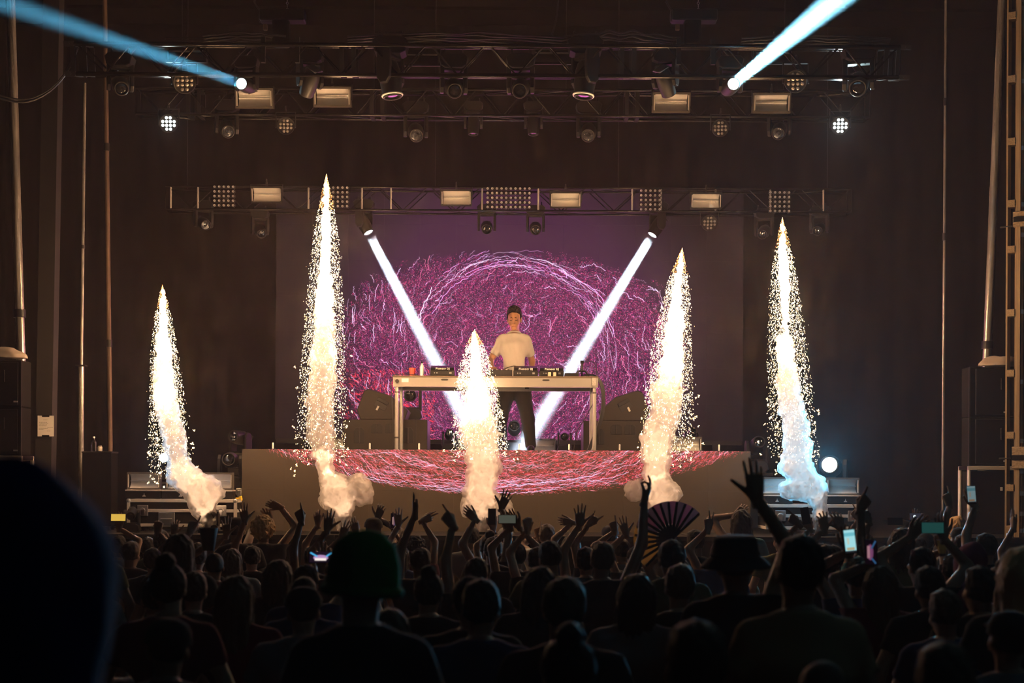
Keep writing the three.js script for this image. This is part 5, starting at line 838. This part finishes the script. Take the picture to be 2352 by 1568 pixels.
// ───────────────────────── the crowd ─────────────────────────
// where each head top and each raised wrist and fingertip is seen (frame pixels), with the person's scale in pixels per metre; L and R are image left and right
const navy = [0.02, 0.03, 0.07], blk = [0.015, 0.014, 0.014], maroon = [0.08, 0.015, 0.02], greyT = [0.12, 0.12, 0.125], whiteT = [0.55, 0.53, 0.5], tanT = [0.2, 0.13, 0.07], teal = [0.03, 0.09, 0.1], olive = [0.06, 0.06, 0.025];
const people = [
  { x: 350, y: 1262, s: 272, R: [362, 1222, 365, 1192, 'fist'], hair: 'short', c: blk, label: 'raised fist in front of the recessed handle of the left flight case' },
  { x: 410, y: 1264, s: 262, L: [400, 1226, 401, 1200, 'claw'], hair: 'short', c: navy, label: 'low clawed hand just right of the raised fist at left' },
  { x: 452, y: 1250, s: 282, L: [436, 1222, 448, 1188, 'point'], hair: 'short', hc: 'brown', c: blk, label: 'person pointing up beside the lowest wisp of left smoke' },
  { x: 492, y: 1270, s: 300, L: [479, 1250, 479, 1220, 'grip', 'b'], hair: 'crop', c: maroon, hold: 'cup', label: 'person lifting a dark tapered cup below the left smoke' },
  { x: 532, y: 1262, s: 268, L: [520, 1228, 520, 1196, 'open'], hair: 'long', hc: 'brown', c: greyT, label: 'small spread hand left of the big open hand at the riser corner' },
  { x: 578, y: 1256, s: 262, L: [563, 1196, 556, 1146, 'open'], hair: 'short', c: blk, label: 'big open hand raised over the left corner of the LED fascia' },
  { x: 604, y: 1192, s: 232, L: [622, 1198, 611, 1174, 'claw', 'b'], R: [643, 1164, 617, 1155, 'relaxed', 'f', 0.12], hair: 'fuzzy', hc: 'blond', c: blk, label: 'fluffy fair-haired person with both hands curled above the head' },
  { x: 720, y: 1256, s: 268, L: [692, 1196, 681, 1160, 'point'], hair: 'short', c: blk, label: 'raised fist with one finger up, left of the hanging smoke' },
  { x: 736, y: 1246, s: 242, L: [731, 1204, 727, 1172, 'relaxed'], hair: 'long', c: navy, label: 'half-hidden hand just left of the large spread hand' },
  { x: 766, y: 1266, s: 282, L: [752, 1216, 757, 1170, 'open'], hair: 'short', c: blk, label: 'large spread hand below the cloud-shaped puff of smoke' },
  { x: 802, y: 1268, s: 262, L: [784, 1234, 794, 1207, 'open'], hair: 'bun', c: maroon, label: 'small spread hand left of the green cap' },
  { x: 830, y: 1260, s: 258, L: [818, 1224, 813, 1196, 'ok'], hair: 'short', c: greyT, label: 'pinched fingers raised above the green cap' },
  { x: 858, y: 1190, s: 232, R: [868, 1190, 882, 1143, 'claw', 'f', 0.15], hair: 'cap', c: blk, capc: blk, label: 'capped person with a bent hand reaching up, right of the smoke puff' },
  { x: 890, y: 1258, s: 250, R: [905, 1222, 903, 1196, 'hold', 'b'], hair: 'short', c: blk, hold: 'phone', phone: [906, 1196, 0, 'video'], label: 'person filming on an upright phone left of the blade-like hand' },
  { x: 918, y: 1254, s: 256, L: [915, 1206, 913, 1164, 'open'], hair: 'long', c: navy, label: 'open palm raised just behind the upright phone' },
  { x: 966, y: 1262, s: 304, L: [953, 1182, 947, 1121, 'flat', 'i'], hair: 'short', c: blk, label: 'flat hand held straight up like a blade' },
  { x: 955, y: 1240, s: 250, R: [970, 1196, 1004, 1181, 'two'], hair: 'fuzzy', c: maroon, label: 'hand with two fingers pointing right, beside the blade-like hand' },
  { x: 1094, y: 1285, s: 345, L: [1040, 1206, 1003, 1158, 'point'], hair: 'short', c: blk, label: 'long bare forearm slanting up left to a pointing hand' },
  { x: 1083, y: 1212, s: 222, hair: 'short', c: greyT, label: 'dark round head right under the drooping hand' },
  { x: 1132, y: 1236, s: 268, L: [1092, 1192, 1070, 1172, 'relaxed', 'f', 0.1], hair: 'short', c: blk, label: 'drooping hand left of the centre smoke' },
  { x: 1122, y: 1230, s: 262, R: [1152, 1166, 1172, 1116, 'open'], hair: 'bun', c: blk, label: 'widely spread hand reaching up in front of the centre smoke' },
  { x: 1146, y: 1248, s: 258, L: [1133, 1214, 1133, 1190, 'hold', 'b'], hair: 'short', c: navy, hold: 'phone', phone: [1130, 1186, 0, 'off'], label: 'person holding a dark upright phone under the widely spread hand' },
  { x: 1186, y: 1250, s: 272, L: [1172, 1210, 1166, 1194, 'hold', 'b'], R: [1190, 1208, 1180, 1192, 'hold', 'b'], hair: 'short', c: blk, hold: 'phone', phone: [1165, 1192, 1.57, 'dim'], label: 'person filming with a sideways phone, right of the dark upright phone' },
  { x: 1162, y: 1212, s: 212, hair: 'cap', c: greyT, capc: [0.16, 0.15, 0.15], label: 'person in a grey cap below the sideways phone' },
  { x: 1234, y: 1260, s: 284, L: [1212, 1216, 1210, 1173, 'fist'], hair: 'short', c: blk, label: 'knobbly raised fist right of the sideways phone' },
  { x: 1256, y: 1206, s: 230, L: [1237, 1234, 1235, 1207, 'point'], hair: 'short', hc: 'brown', c: whiteT, label: 'rim-lit head in a pale top with one finger raised' },
  { x: 1346, y: 1260, s: 284, L: [1331, 1206, 1334, 1147, 'open'], hair: 'short', c: blk, label: 'upright open hand with five spread fingers, right of centre' },
  { x: 1312, y: 1232, s: 242, L: [1314, 1200, 1277, 1195, 'relaxed'], hair: 'long', c: navy, label: 'hand pointing left beside the five-fingered open hand' },
  { x: 1376, y: 1246, s: 252, L: [1352, 1204, 1384, 1172, 'horns'], hair: 'short', c: blk, label: 'hand making horns right of the five-fingered open hand' },
  { x: 1402, y: 1208, s: 222, hair: 'cap', c: navy, capc: [0.03, 0.03, 0.045], label: 'person in a dark cap under the hand making horns' },
  { x: 1428, y: 1240, s: 250, L: [1411, 1220, 1407, 1190, 'point'], hair: 'short', c: greyT, label: 'small pointing hand between the horns and the tall OK arm' },
  { x: 1460, y: 1256, s: 258, L: [1438, 1226, 1431, 1200, 'open'], hair: 'pony', c: blk, label: 'blurred spread fingers at the foot of the tall OK arm' },
  { x: 1384, y: 1250, s: 335, R: [1480, 1150, 1506, 1086, 'ok', 'i'], hair: 'short', hc: 'brown', c: blk, label: 'rim-lit head whose tall arm makes an OK ring above the fan' },
  { x: 1690, y: 1236, s: 470, R: [1738, 1144, 1726, 1036, 'three'], hair: 'bucket', c: blk, capc: [0.02, 0.02, 0.022], label: 'person in a wide dark hat raising the tallest hand, right of the fascia' },
  { x: 1652, y: 1248, s: 270, L: [1626, 1216, 1630, 1163, 'peace'], hair: 'short', c: navy, label: 'two-finger V sign raised right of the fan' },
  { x: 1704, y: 1172, s: 222, L: [1690, 1182, 1704, 1170, 'relaxed', 'f', 0.05], hair: 'long', c: teal, label: 'long-haired person with a hand on the head beside the tallest hand' },
  { x: 1858, y: 1244, s: 272, L: [1834, 1204, 1808, 1178, 'point'], hair: 'short', c: blk, label: 'hand pointing up left below the blue smoke' },
  { x: 1882, y: 1250, s: 262, L: [1861, 1214, 1853, 1192, 'hold', 'b'], hair: 'long', c: navy, hold: 'phone', phone: [1850, 1184, 0.15, 'off'], label: 'person with a dark upright phone below the blue smoke' },
  { x: 1914, y: 1256, s: 300, L: [1893, 1216, 1890, 1180, 'claw'], R: [1932, 1214, 1920, 1178, 'claw'], hair: 'short', c: blk, label: 'two clawed hands together right of the dark upright phone' },
  { x: 1900, y: 1256, s: 352, R: [1976, 1170, 2005, 1123, 'point'], hair: 'short', c: blk, label: 'strong arm pointing up right beside the right flight case' },
  { x: 1988, y: 1236, s: 242, L: [1972, 1192, 1958, 1166, 'point'], hair: 'bun', c: teal, label: 'thin finger raised just behind the strong pointing arm' },
  { x: 2034, y: 1258, s: 272, L: [1996, 1198, 1988, 1180, 'fist'], hair: 'short', c: blk, label: 'sloping arm with a closed hand right of the pointing arm' },
  { x: 1972, y: 1284, s: 385, L: [1950, 1266, 1948, 1244, 'hold', 'b'], hair: 'short', c: navy, hold: 'phone', phone: [1952, 1243, 0.1, 'bright'], label: 'person behind the brightest phone screen' },
  { x: 2022, y: 1304, s: 400, L: [2003, 1292, 2000, 1268, 'hold', 'b'], hair: 'long', hc: 'brown', c: maroon, hold: 'phone', phone: [2000, 1268, 0, 'pink'], label: 'person behind a pinkish phone screen' },
  { x: 2112, y: 1236, s: 232, L: [2086, 1204, 2062, 1198, 'hold', 'b'], hair: 'short', c: greyT, hold: 'phone', phone: [2056, 1197, 1.57, 'off'], label: 'person reaching out with a dark sideways phone against the blue haze' },
  { x: 2128, y: 1226, s: 222, L: [2108, 1202, 2106, 1188, 'hold', 'b'], hair: 'cap', c: blk, capc: blk, hold: 'phone', phone: [2105, 1186, 1.57, 'spot'], label: 'capped person with a phone showing a small white spot' },
  { x: 2118, y: 1262, s: 362, L: [2092, 1232, 2106, 1216, 'hold', 'b'], R: [2166, 1234, 2164, 1216, 'hold', 'b'], hair: 'short', c: blk, hold: 'phone', phone: [2142, 1212, 1.57, 'teal'], label: 'person holding a teal-lit sideways phone in both hands' },
  { x: 2190, y: 1276, s: 322, L: [2164, 1264, 2163, 1242, 'grip', 'b'], hair: 'short', c: navy, hold: 'beer', label: 'person lifting a yellow drink under the teal-lit phone' },
  { x: 2214, y: 1230, s: 272, L: [2181, 1160, 2172, 1119, 'point'], hair: 'short', c: blk, label: 'long-sleeved arm pointing straight up left of the right speaker platform', sleeves: true },
  { x: 2198, y: 1187, s: 212, hair: 'long', hc: 'blond', c: blk, label: 'head with long fair hair lit along one side, at the right' },
  { x: 2266, y: 1228, s: 282, L: [2240, 1162, 2232, 1142, 'hold', 'b'], hair: 'short', c: blk, hold: 'phone', phone: [2231, 1136, 0.05, 'grey'], label: 'person holding a phone high in front of the right speaker platform' },
  { x: 2346, y: 1262, s: 270, L: [2328, 1212, 2325, 1182, 'flat', 'i'], hair: 'short', c: blk, label: 'flat hand raised against the tan pipe rack' },
  { x: 1562, y: 1288, s: 305, L: [1546, 1262, 1543, 1240, 'fist', 'f', -0.06], hair: 'long', hc: 'brown', c: maroon, hold: 'fan', label: 'person holding up the open folding fan' },
  // heads without raised arms
  { x: 300, y: 1246, s: 268, hair: 'short', hc: 'brown', c: blk, label: 'rim-lit head under the little yellow screen at far left' },
  { x: 338, y: 1236, s: 232, hair: 'short', c: navy, label: 'small dark head left of the raised fist' },
  { x: 272, y: 1232, s: 238, R: [273, 1212, 272, 1190, 'hold', 'b'], hair: 'short', c: greyT, hold: 'phone', phone: [272, 1188, 1.57, 'yellow'], label: 'person with a small yellow-lit screen at far left' },
  { x: 640, y: 1288, s: 345, hair: 'long', hc: 'brown', c: blk, label: 'long brown hair below the fluffy fair-haired person' },
  { x: 702, y: 1302, s: 372, R: [738, 1300, 737, 1280, 'hold', 'b'], hair: 'short', c: navy, hold: 'phone', phone: [737, 1279, 1.57, 'stage'], label: 'person filming the stage on a bright sideways phone left of the green cap' },
  { x: 356, y: 1332, s: 432, hair: 'short', c: blk, label: 'broad dark head in the left foreground, beside the navy hood' },
  { x: 444, y: 1318, s: 402, hair: 'short', hc: 'brown', c: blk, label: 'head with a thin rim of light, left foreground' },
  { x: 540, y: 1326, s: 432, hair: 'long', hc: 'brown', c: maroon, label: 'long-haired head with a warm lit parting, left foreground' },
  { x: 384, y: 1424, s: 620, hair: 'cap', c: blk, capc: [0.025, 0.02, 0.02], label: 'dark cap low in the left foreground' },
  { x: 832, y: 1244, s: 705, hair: 'beanie', c: blk, capc: [0.006, 0.11, 0.014], label: 'person in a green knit cap, left of centre foreground' },
  { x: 62, y: 1150, s: 1560, hair: 'hood', c: [0.004, 0.009, 0.045], capc: [0.004, 0.009, 0.045], label: 'very near person in a dark navy hood at the left edge' },
  { x: 985, y: 1318, s: 425, hair: 'bun', c: blk, label: 'head with a small bun right of the green cap' },
  { x: 1104, y: 1338, s: 565, hair: 'short', c: navy, label: 'large dark head in the centre foreground, left of the halo-lit head' },
  { x: 1297, y: 1334, s: 565, hair: 'short', hc: 'brown', c: blk, label: 'large head ringed by a halo of light, centre foreground' },
  { x: 1462, y: 1322, s: 455, hair: 'long', c: greyT, label: 'long dark hair below the tall OK arm' },
  { x: 1562, y: 1302, s: 452, hair: 'short', hc: 'brown', c: blk, label: 'warm-edged head just below the fan' },
  { x: 1600, y: 1438, s: 790, hair: 'short', hc: 'brown', c: blk, label: 'very large head at the bottom right of centre' },
  { x: 1838, y: 1238, s: 600, hair: 'short', c: tanT, label: 'broad-backed person in a tan shirt, right foreground' },
  { x: 2136, y: 1306, s: 422, hair: 'short', c: blk, label: 'round dark head in the right foreground, under the yellow drink' },
  { x: 2172, y: 1360, s: 465, hair: 'short', hc: 'brown', c: navy, label: 'head with a faint warm rim, lower right foreground' },
  { x: 2252, y: 1306, s: 425, hair: 'short', c: blk, label: 'dark head right of the fair-haired one, right foreground' },
  { x: 2226, y: 1260, s: 345, hair: 'hood', c: maroon, capc: [0.1, 0.03, 0.05], label: 'person in a pointed reddish hood at the right' },
  { x: 2300, y: 1300, s: 378, hair: 'bun', hc: 'brown', c: blk, label: 'head with a small bun near the right edge' },
  { x: 2350, y: 1262, s: 520, hair: 'long', hc: 'blond', c: blk, label: 'long blond hair cut off by the right edge' },
  { x: 2174, y: 1488, s: 810, hair: 'short', hc: 'brown', c: blk, label: 'very large head at the bottom right corner' },
];
// rows of people with lowered arms between and in front of those
const named = people.length, rowName = ['the far row at the stage barrier', 'the second row from the stage', 'the third row from the stage', 'the middle row', 'the row in front of the middle', 'the near row', 'the nearest row'];
[245, 290, 345, 415, 500, 610, 760].forEach((s, row) => {
  let x = rr(-40, 60), k = 0;
  while (x < 2420) {
    const hgt = rr(1.52, 1.74), y = HORIZON + s * (EYE - hgt), near = people.some((p) => Math.abs(p.x - x) < 0.36 * Math.min(s, p.s) && Math.abs(FOCAL / p.s - FOCAL / s) < 0.75);
    if (!near) { k++; people.push({ x, y, s: s * rr(0.97, 1.03), fill: true, row, k, hair: ['short', 'short', 'long', 'short', 'bun', 'pony', 'cap', 'crop'][R() * 8 | 0], hc: ['dark', 'dark', 'brown'][R() * 3 | 0], c: [blk, blk, navy, greyT, maroon, olive][R() * 6 | 0], capc: blk }); }
    x += s * rr(0.6, 0.88);
  }
});
const ordinal = (n) => ['first', 'second', 'third', 'fourth', 'fifth', 'sixth', 'seventh', 'eighth', 'ninth', 'tenth', 'eleventh', 'twelfth', 'thirteenth', 'fourteenth', 'fifteenth', 'sixteenth'][n - 1] ?? 'last';
// people do not stand inside one another: shift along the line of sight
for (const p of people) p.d = FOCAL / p.s;
for (let it = 0; it < 260; it++) for (let i = 0; i < people.length; i++) for (let j = i + 1; j < people.length; j++) {
  const a = people[i], b = people[j], dx = (a.x - 1176) * a.d / FOCAL - (b.x - 1176) * b.d / FOCAL, dd = a.d - b.d, w = Math.abs(dx) < 0.56 ? (Math.abs(dd) < 0.44 ? 1 : 0) : 0;
  if (w) { const e = (dd >= 0 ? 1 : -1) * 0.03; if (a.d > 3.4) a.d = Math.min(16.5, a.d + e); if (b.d > 3.4) b.d = Math.min(16.5, b.d - e); }
}
const fillGeo = [];
for (let i = 0; i < 6; i++) fillGeo.push(personGeometry({ h: 1.66, pitch: rr(-0.1, 0.05), yaw: rr(-0.3, 0.3), tilt: rr(-0.1, 0.1), cell: 0.028, headCell: 0.012, handCell: 0.0075, shoulder: rr(0.165, 0.195), arms: i % 2 ? undefined : { L: { wrist: V(0.16, 1.08, 0.24), dir: V(-0.4, 0.6, 0.6), palm: V(-1, 0, 0), pose: 'relaxed', hint: V(0.8, -1, 0) } } }));
const clothMats = new Map(), clothOf = (c) => { const k = c.join(); if (!clothMats.has(k)) clothMats.set(k, cloth(c)); return clothMats.get(k); };
const hairOf = (style) => (hairGeo[style] ??= hairGeometry(style, 0.0125));
const hatGeo = {
  cap: [lathe([[0.001, 0.135], [0.04, 0.131], [0.075, 0.112], [0.094, 0.075], [0.098, 0.035], [0.094, 0.033], [0.088, 0.07], [0.001, 0.12]], 22).translate(0, 0, -0.012), prism([[-0.08, 0], [-0.085, 0.04], [-0.05, 0.085], [0, 0.1], [0.05, 0.085], [0.085, 0.04], [0.08, 0]], 0.008).rotateX(1.45).translate(0, 0.045, 0.078)],
  beanie: [lathe([[0.001, 0.162], [0.05, 0.155], [0.092, 0.118], [0.11, 0.06], [0.114, 0.0], [0.113, -0.035], [0.105, -0.035], [0.1, 0.05], [0.001, 0.14]], 26).translate(0, 0, -0.012), mv(new THREE.TorusGeometry(0.11, 0.017, 8, 26).rotateX(1.5708), 0, -0.02, -0.012)],
  bucket: [lathe([[0.001, 0.14], [0.085, 0.136], [0.098, 0.12], [0.106, 0.05], [0.155, 0.005], [0.157, -0.002], [0.1, 0.035], [0.092, 0.11], [0.001, 0.125]], 28).translate(0, 0, -0.012), mv(new THREE.TorusGeometry(0.106, 0.007, 6, 26).rotateX(1.5708), 0, 0.055, -0.012)],
};
function hoodGeometry() { const f = new Field([-0.2, -0.36, -0.25], [0.2, 0.24, 0.2], 0.014); f.ball([0, 0.03, -0.02], [0.115, 0.135, 0.128], 0.02).capsule([0, -0.08, -0.05], [0, -0.27, -0.05], 0.1, 0.15, 0.06).ball([0, 0.13, -0.07], 0.04, 0.06); f.carve([0, -0.02, 0.11], [0.075, 0.11, 0.1], 0.02); f.all((x, y, z, v) => (v > 0.06 ? v : v + 0.006 * noise3(x * 22, y * 16, z * 22))); return f.mesh(); }
const screens = { video: [0.5, 0.3, 0.28, 0.5], off: null, dim: [0.12, 0.13, 0.1, 0.5], bright: [0.45, 0.72, 0.75, 1], pink: [0.5, 0.22, 0.32, 0.6], teal: [0.02, 0.1, 0.09, 0.5], grey: [0.3, 0.34, 0.36, 0.5], yellow: [0.8, 0.5, 0.08, 0.9], spot: [0.02, 0.02, 0.03, 1], stage: [1, 1, 1, 1] };
const screenTex = (() => { const c = document.createElement('canvas'); c.width = 128; c.height = 256; const x = c.getContext('2d'); x.fillStyle = '#1a0f1c'; x.fillRect(0, 0, 128, 256); x.fillStyle = '#b088b8'; x.beginPath(); x.ellipse(56, 128, 34, 84, 0, 0, 7); x.fill(); x.fillStyle = '#f4e6e0'; x.fillRect(22, 60, 30, 130); x.strokeStyle = '#4ab4e8'; x.lineWidth = 17; x.beginPath(); x.moveTo(118, 8); x.lineTo(70, 90); x.moveTo(118, 248); x.lineTo(70, 190); x.stroke(); const t = new THREE.CanvasTexture(c); t.colorSpace = THREE.SRGBColorSpace; t.magFilter = THREE.LinearFilter; return t; })();
const paleTex = (() => { const c = document.createElement('canvas'); c.width = 128; c.height = 256; const x = c.getContext('2d'); x.fillStyle = '#cfeef2'; x.fillRect(0, 0, 128, 256); x.fillStyle = '#8ecbd6'; x.fillRect(0, 30, 128, 40); x.fillStyle = '#e8b48c'; x.fillRect(18, 196, 92, 30); x.fillStyle = '#2a2226'; x.fillRect(0, 232, 128, 24); x.fillStyle = '#f6d9c2'; x.fillRect(30, 90, 24, 70); const t = new THREE.CanvasTexture(c); t.colorSpace = THREE.SRGBColorSpace; t.magFilter = THREE.LinearFilter; return t; })();
const phoneBody = rbx(0.074, 0.152, 0.009, 0.004), phoneScreen = mv(new THREE.PlaneGeometry(0.066, 0.14), 0, 0, 0.0052), phoneLens = cyl(0.006, 0.002, 0.022, 0.058, -0.005, 'z', 12), phoneNames = { video: 'upright phone with a pale video on its screen', off: '', dim: 'sideways phone with a dim greenish screen', bright: 'brightest phone in the crowd, pale blue screen', pink: 'phone with a pinkish screen', teal: 'sideways phone with a faint teal glow', grey: 'phone held high before the right speaker platform', yellow: 'little yellow-lit screen at far left', spot: 'phone showing one white spot', stage: 'bright sideways phone showing the blue beams' };
for (const p of people) {
  const top = at(p.x, p.y, p.d), h = Math.max(1.42, top.y), near = p.s > 330, dl = FOCAL / p.d;
  const lab = p.fill ? `person with lowered arms, ${ordinal(p.k)} from the left in ${rowName[p.row]}` : 'person: ' + p.label;
  const t = thing('person', p.fill ? lab : p.label.replace(/^/, ''), 'person', V(top.x, 0, -p.d), Math.PI, p.fill ? 'crowd with lowered arms' : 'crowd facing the stage');
  const sw = p.hair === 'hood' && p.s > 1000 ? 1.15 : 1;
  let g;
  if (p.fill) { g = fillGeo[(p.row * 3 + p.k) % 6]; t.scale.setScalar(h / 1.66); }
  else {
    const arms = {};
    for (const k of ['L', 'R']) if (p[k]) {
      const [wx, wy, tx, ty, pose, palm = 'f', dz = 0.1] = p[k], w = at(wx, wy, p.d + dz), q = at(tx, ty, p.d + dz), loc = (v) => V(-(v.x - top.x), v.y, -(v.z + p.d)), wl = loc(w), dir = loc(q).sub(wl); dir.z += pose === 'point' ? 0.04 : 0.01;
      // image left is the person's left, local +x
      arms[k] = { wrist: wl, dir, pose, palm: palm === 'f' ? V(0, 0, 1) : palm === 'b' ? V(0, 0, -1) : V(k === 'L' ? -1 : 1, 0, 0.15), hint: V(k === 'L' ? 1 : -1, -0.7, 0.2) };
    }
    g = personGeometry({ h, pitch: rr(-0.14, 0.02), yaw: rr(-0.25, 0.25), tilt: rr(-0.08, 0.08), cell: near ? 0.026 : 0.028, headCell: 0.0125, handCell: p.L || p.R ? 0.0055 : 0.0075, shoulder: rr(0.165, 0.195) * sw, arms, longSleeve: p.sleeves });
  }
  part('body', g.body, skin[R() * 2.4 | 0], t); part('shirt', g.shirt, clothOf(p.c), t);
  if (hatGeo[p.hair]) { const hair = part('hair', hairOf('crop'), hairMat[p.hc ?? 'dark'], t); hair.applyMatrix4(g.headMatrix); const cap = part(p.hair === 'cap' ? 'cap' : p.hair === 'beanie' ? 'knit_cap' : 'hat', hatGeo[p.hair][0], clothOf(p.capc), t); cap.applyMatrix4(g.headMatrix); part(p.hair === 'cap' ? 'visor' : 'hat_band', hatGeo[p.hair][1], clothOf(p.capc), cap); }
  else if (p.hair === 'hood') { const m = part('hood', (hatGeo.hood ??= null) ?? (hairGeo.hood ??= hoodGeometry()), clothOf(p.capc), t); m.applyMatrix4(g.headMatrix); }
  else { const hair = part('hair', hairOf(p.hair), hairMat[p.hc ?? 'dark'], t); hair.applyMatrix4(g.headMatrix); }
  if (p.hold === 'phone') {
    const [px, py, turn, look] = p.phone, q = at(px, py, p.d + 0.1 - 0.034), f = thing('smartphone', phoneNames[look] || (px < 1300 ? 'dark upright phone under the widely spread hand' : px < 2000 ? 'dark upright phone below the blue smoke' : 'dark sideways phone against the blue haze'), 'phone', q, 0, 'phones held up in the crowd'); f.rotation.z = turn; f.rotation.x = -0.1;
    part('phone_body', phoneBody, M.blackGloss, f); part('camera_lens', phoneLens, M.lensDark, f); const sc = screens[look];
    part('phone_screen', phoneScreen, ['stage', 'bright', 'pink', 'video', 'grey'].includes(look) ? new THREE.MeshStandardMaterial({ color: 0x000000, emissive: look === 'stage' ? new THREE.Color(0xffffff) : new THREE.Color(sc[0] + 0.12, sc[1] + 0.12, sc[2] + 0.12), emissiveMap: look === 'bright' || look === 'grey' ? paleTex : screenTex, emissiveIntensity: look === 'stage' ? 1.1 : sc[3] }) : sc ? glow(sc[0], sc[1], sc[2], sc[3]) : M.lensDark, f);
    if (look === 'spot') part('screen_spot_light', mv(new THREE.CircleGeometry(0.016, 16), 0, 0.02, 0.006), glow(0.85, 0.95, 1, 1.2), f);
  }
  if (p.hold === 'cup' || p.hold === 'beer') { const [px, py] = p.L, q = at(px, py - 4, p.d + 0.08), big = p.hold === 'cup', cup = thing('drinking_cup', big ? 'dark tapered cup held up below the left smoke' : 'yellow drink in a clear tapered cup', 'cup', q), k = big ? 1.5 : 0.85; part('cup_wall', lathe([[0.001, -0.04], [0.03, -0.04], [0.048, 0.075], [0.046, 0.075], [0.028, -0.036], [0.001, -0.036]].map(([a, b]) => [a * k, b * k]), 22), big ? M.black : std([0.62, 0.42, 0.1], 0.35), cup); part('rim', mv(new THREE.TorusGeometry(0.048 * k, 0.003, 6, 22).rotateX(1.5708), 0, 0.075 * k, 0), big ? M.black : M.white, cup); }
}
// the folding fan
{
  const d = people.find((p) => p.hold === 'fan').d - 0.1, q = at(1543, 1238, d), t = thing('folding_fan', 'open folding fan with dark ribs and mauve leaf, gold light painted into its left folds', 'fan', q), s = d / FOCAL, r = 86 * s, n = 15, a0 = 0.75, a1 = 3.95;
  const cols = [std([0.13, 0.045, 0.075], 0.7), std([0.07, 0.045, 0.06], 0.7), std([0.3, 0.18, 0.05], 0.7)].map((m) => new THREE.MeshPhysicalMaterial({ color: m.color, roughness: 1, transmission: 0.4, thickness: 0, specularIntensity: 0.2 }));  // warm light on the left folds is put into the gold leaf colour
  for (let i = 0; i < n; i++) {
    const a = a0 + (a1 - a0) * i / (n - 1); part('rib', [prism([[r * 0.02, -0.01], [r * 0.4, -0.011], [r, -0.009], [r, 0.009], [r * 0.4, 0.011], [r * 0.02, 0.01]], 0.004).rotateZ(a).translate(0, 0, 0.003 + 0.002 * (i % 2))], M.black, t);
    if (i < n - 1) { const b = a0 + (a1 - a0) * (i + 1) / (n - 1), m = (a + b) / 2, P = (ang, rad, z) => [Math.cos(ang) * rad, Math.sin(ang) * rad, z], v = [], id = [0, 1, 3, 0, 3, 2, 2, 3, 5, 2, 5, 4]; for (const [ang, z] of [[a, 0], [m, -0.012], [b, 0]]) v.push(...P(ang, r * 0.42, z), ...P(ang, r * 1.02, z)); const g = new THREE.BufferGeometry(); g.setAttribute('position', new THREE.Float32BufferAttribute(v, 3)); g.setIndex(id); g.computeVertexNormals(); part('leaf_fold', g, m > 2.7 ? cols[2] : i % 2 ? cols[0] : cols[1], t); }
  }
  part('rivet', mv(new THREE.SphereGeometry(0.009, 10, 8), 0, 0, 0.006), M.chrome, t);
}
scene.traverse((o) => { if (o.isMesh) { o.castShadow = true; o.receiveShadow = true; } });
renderer.render(scene, camera);
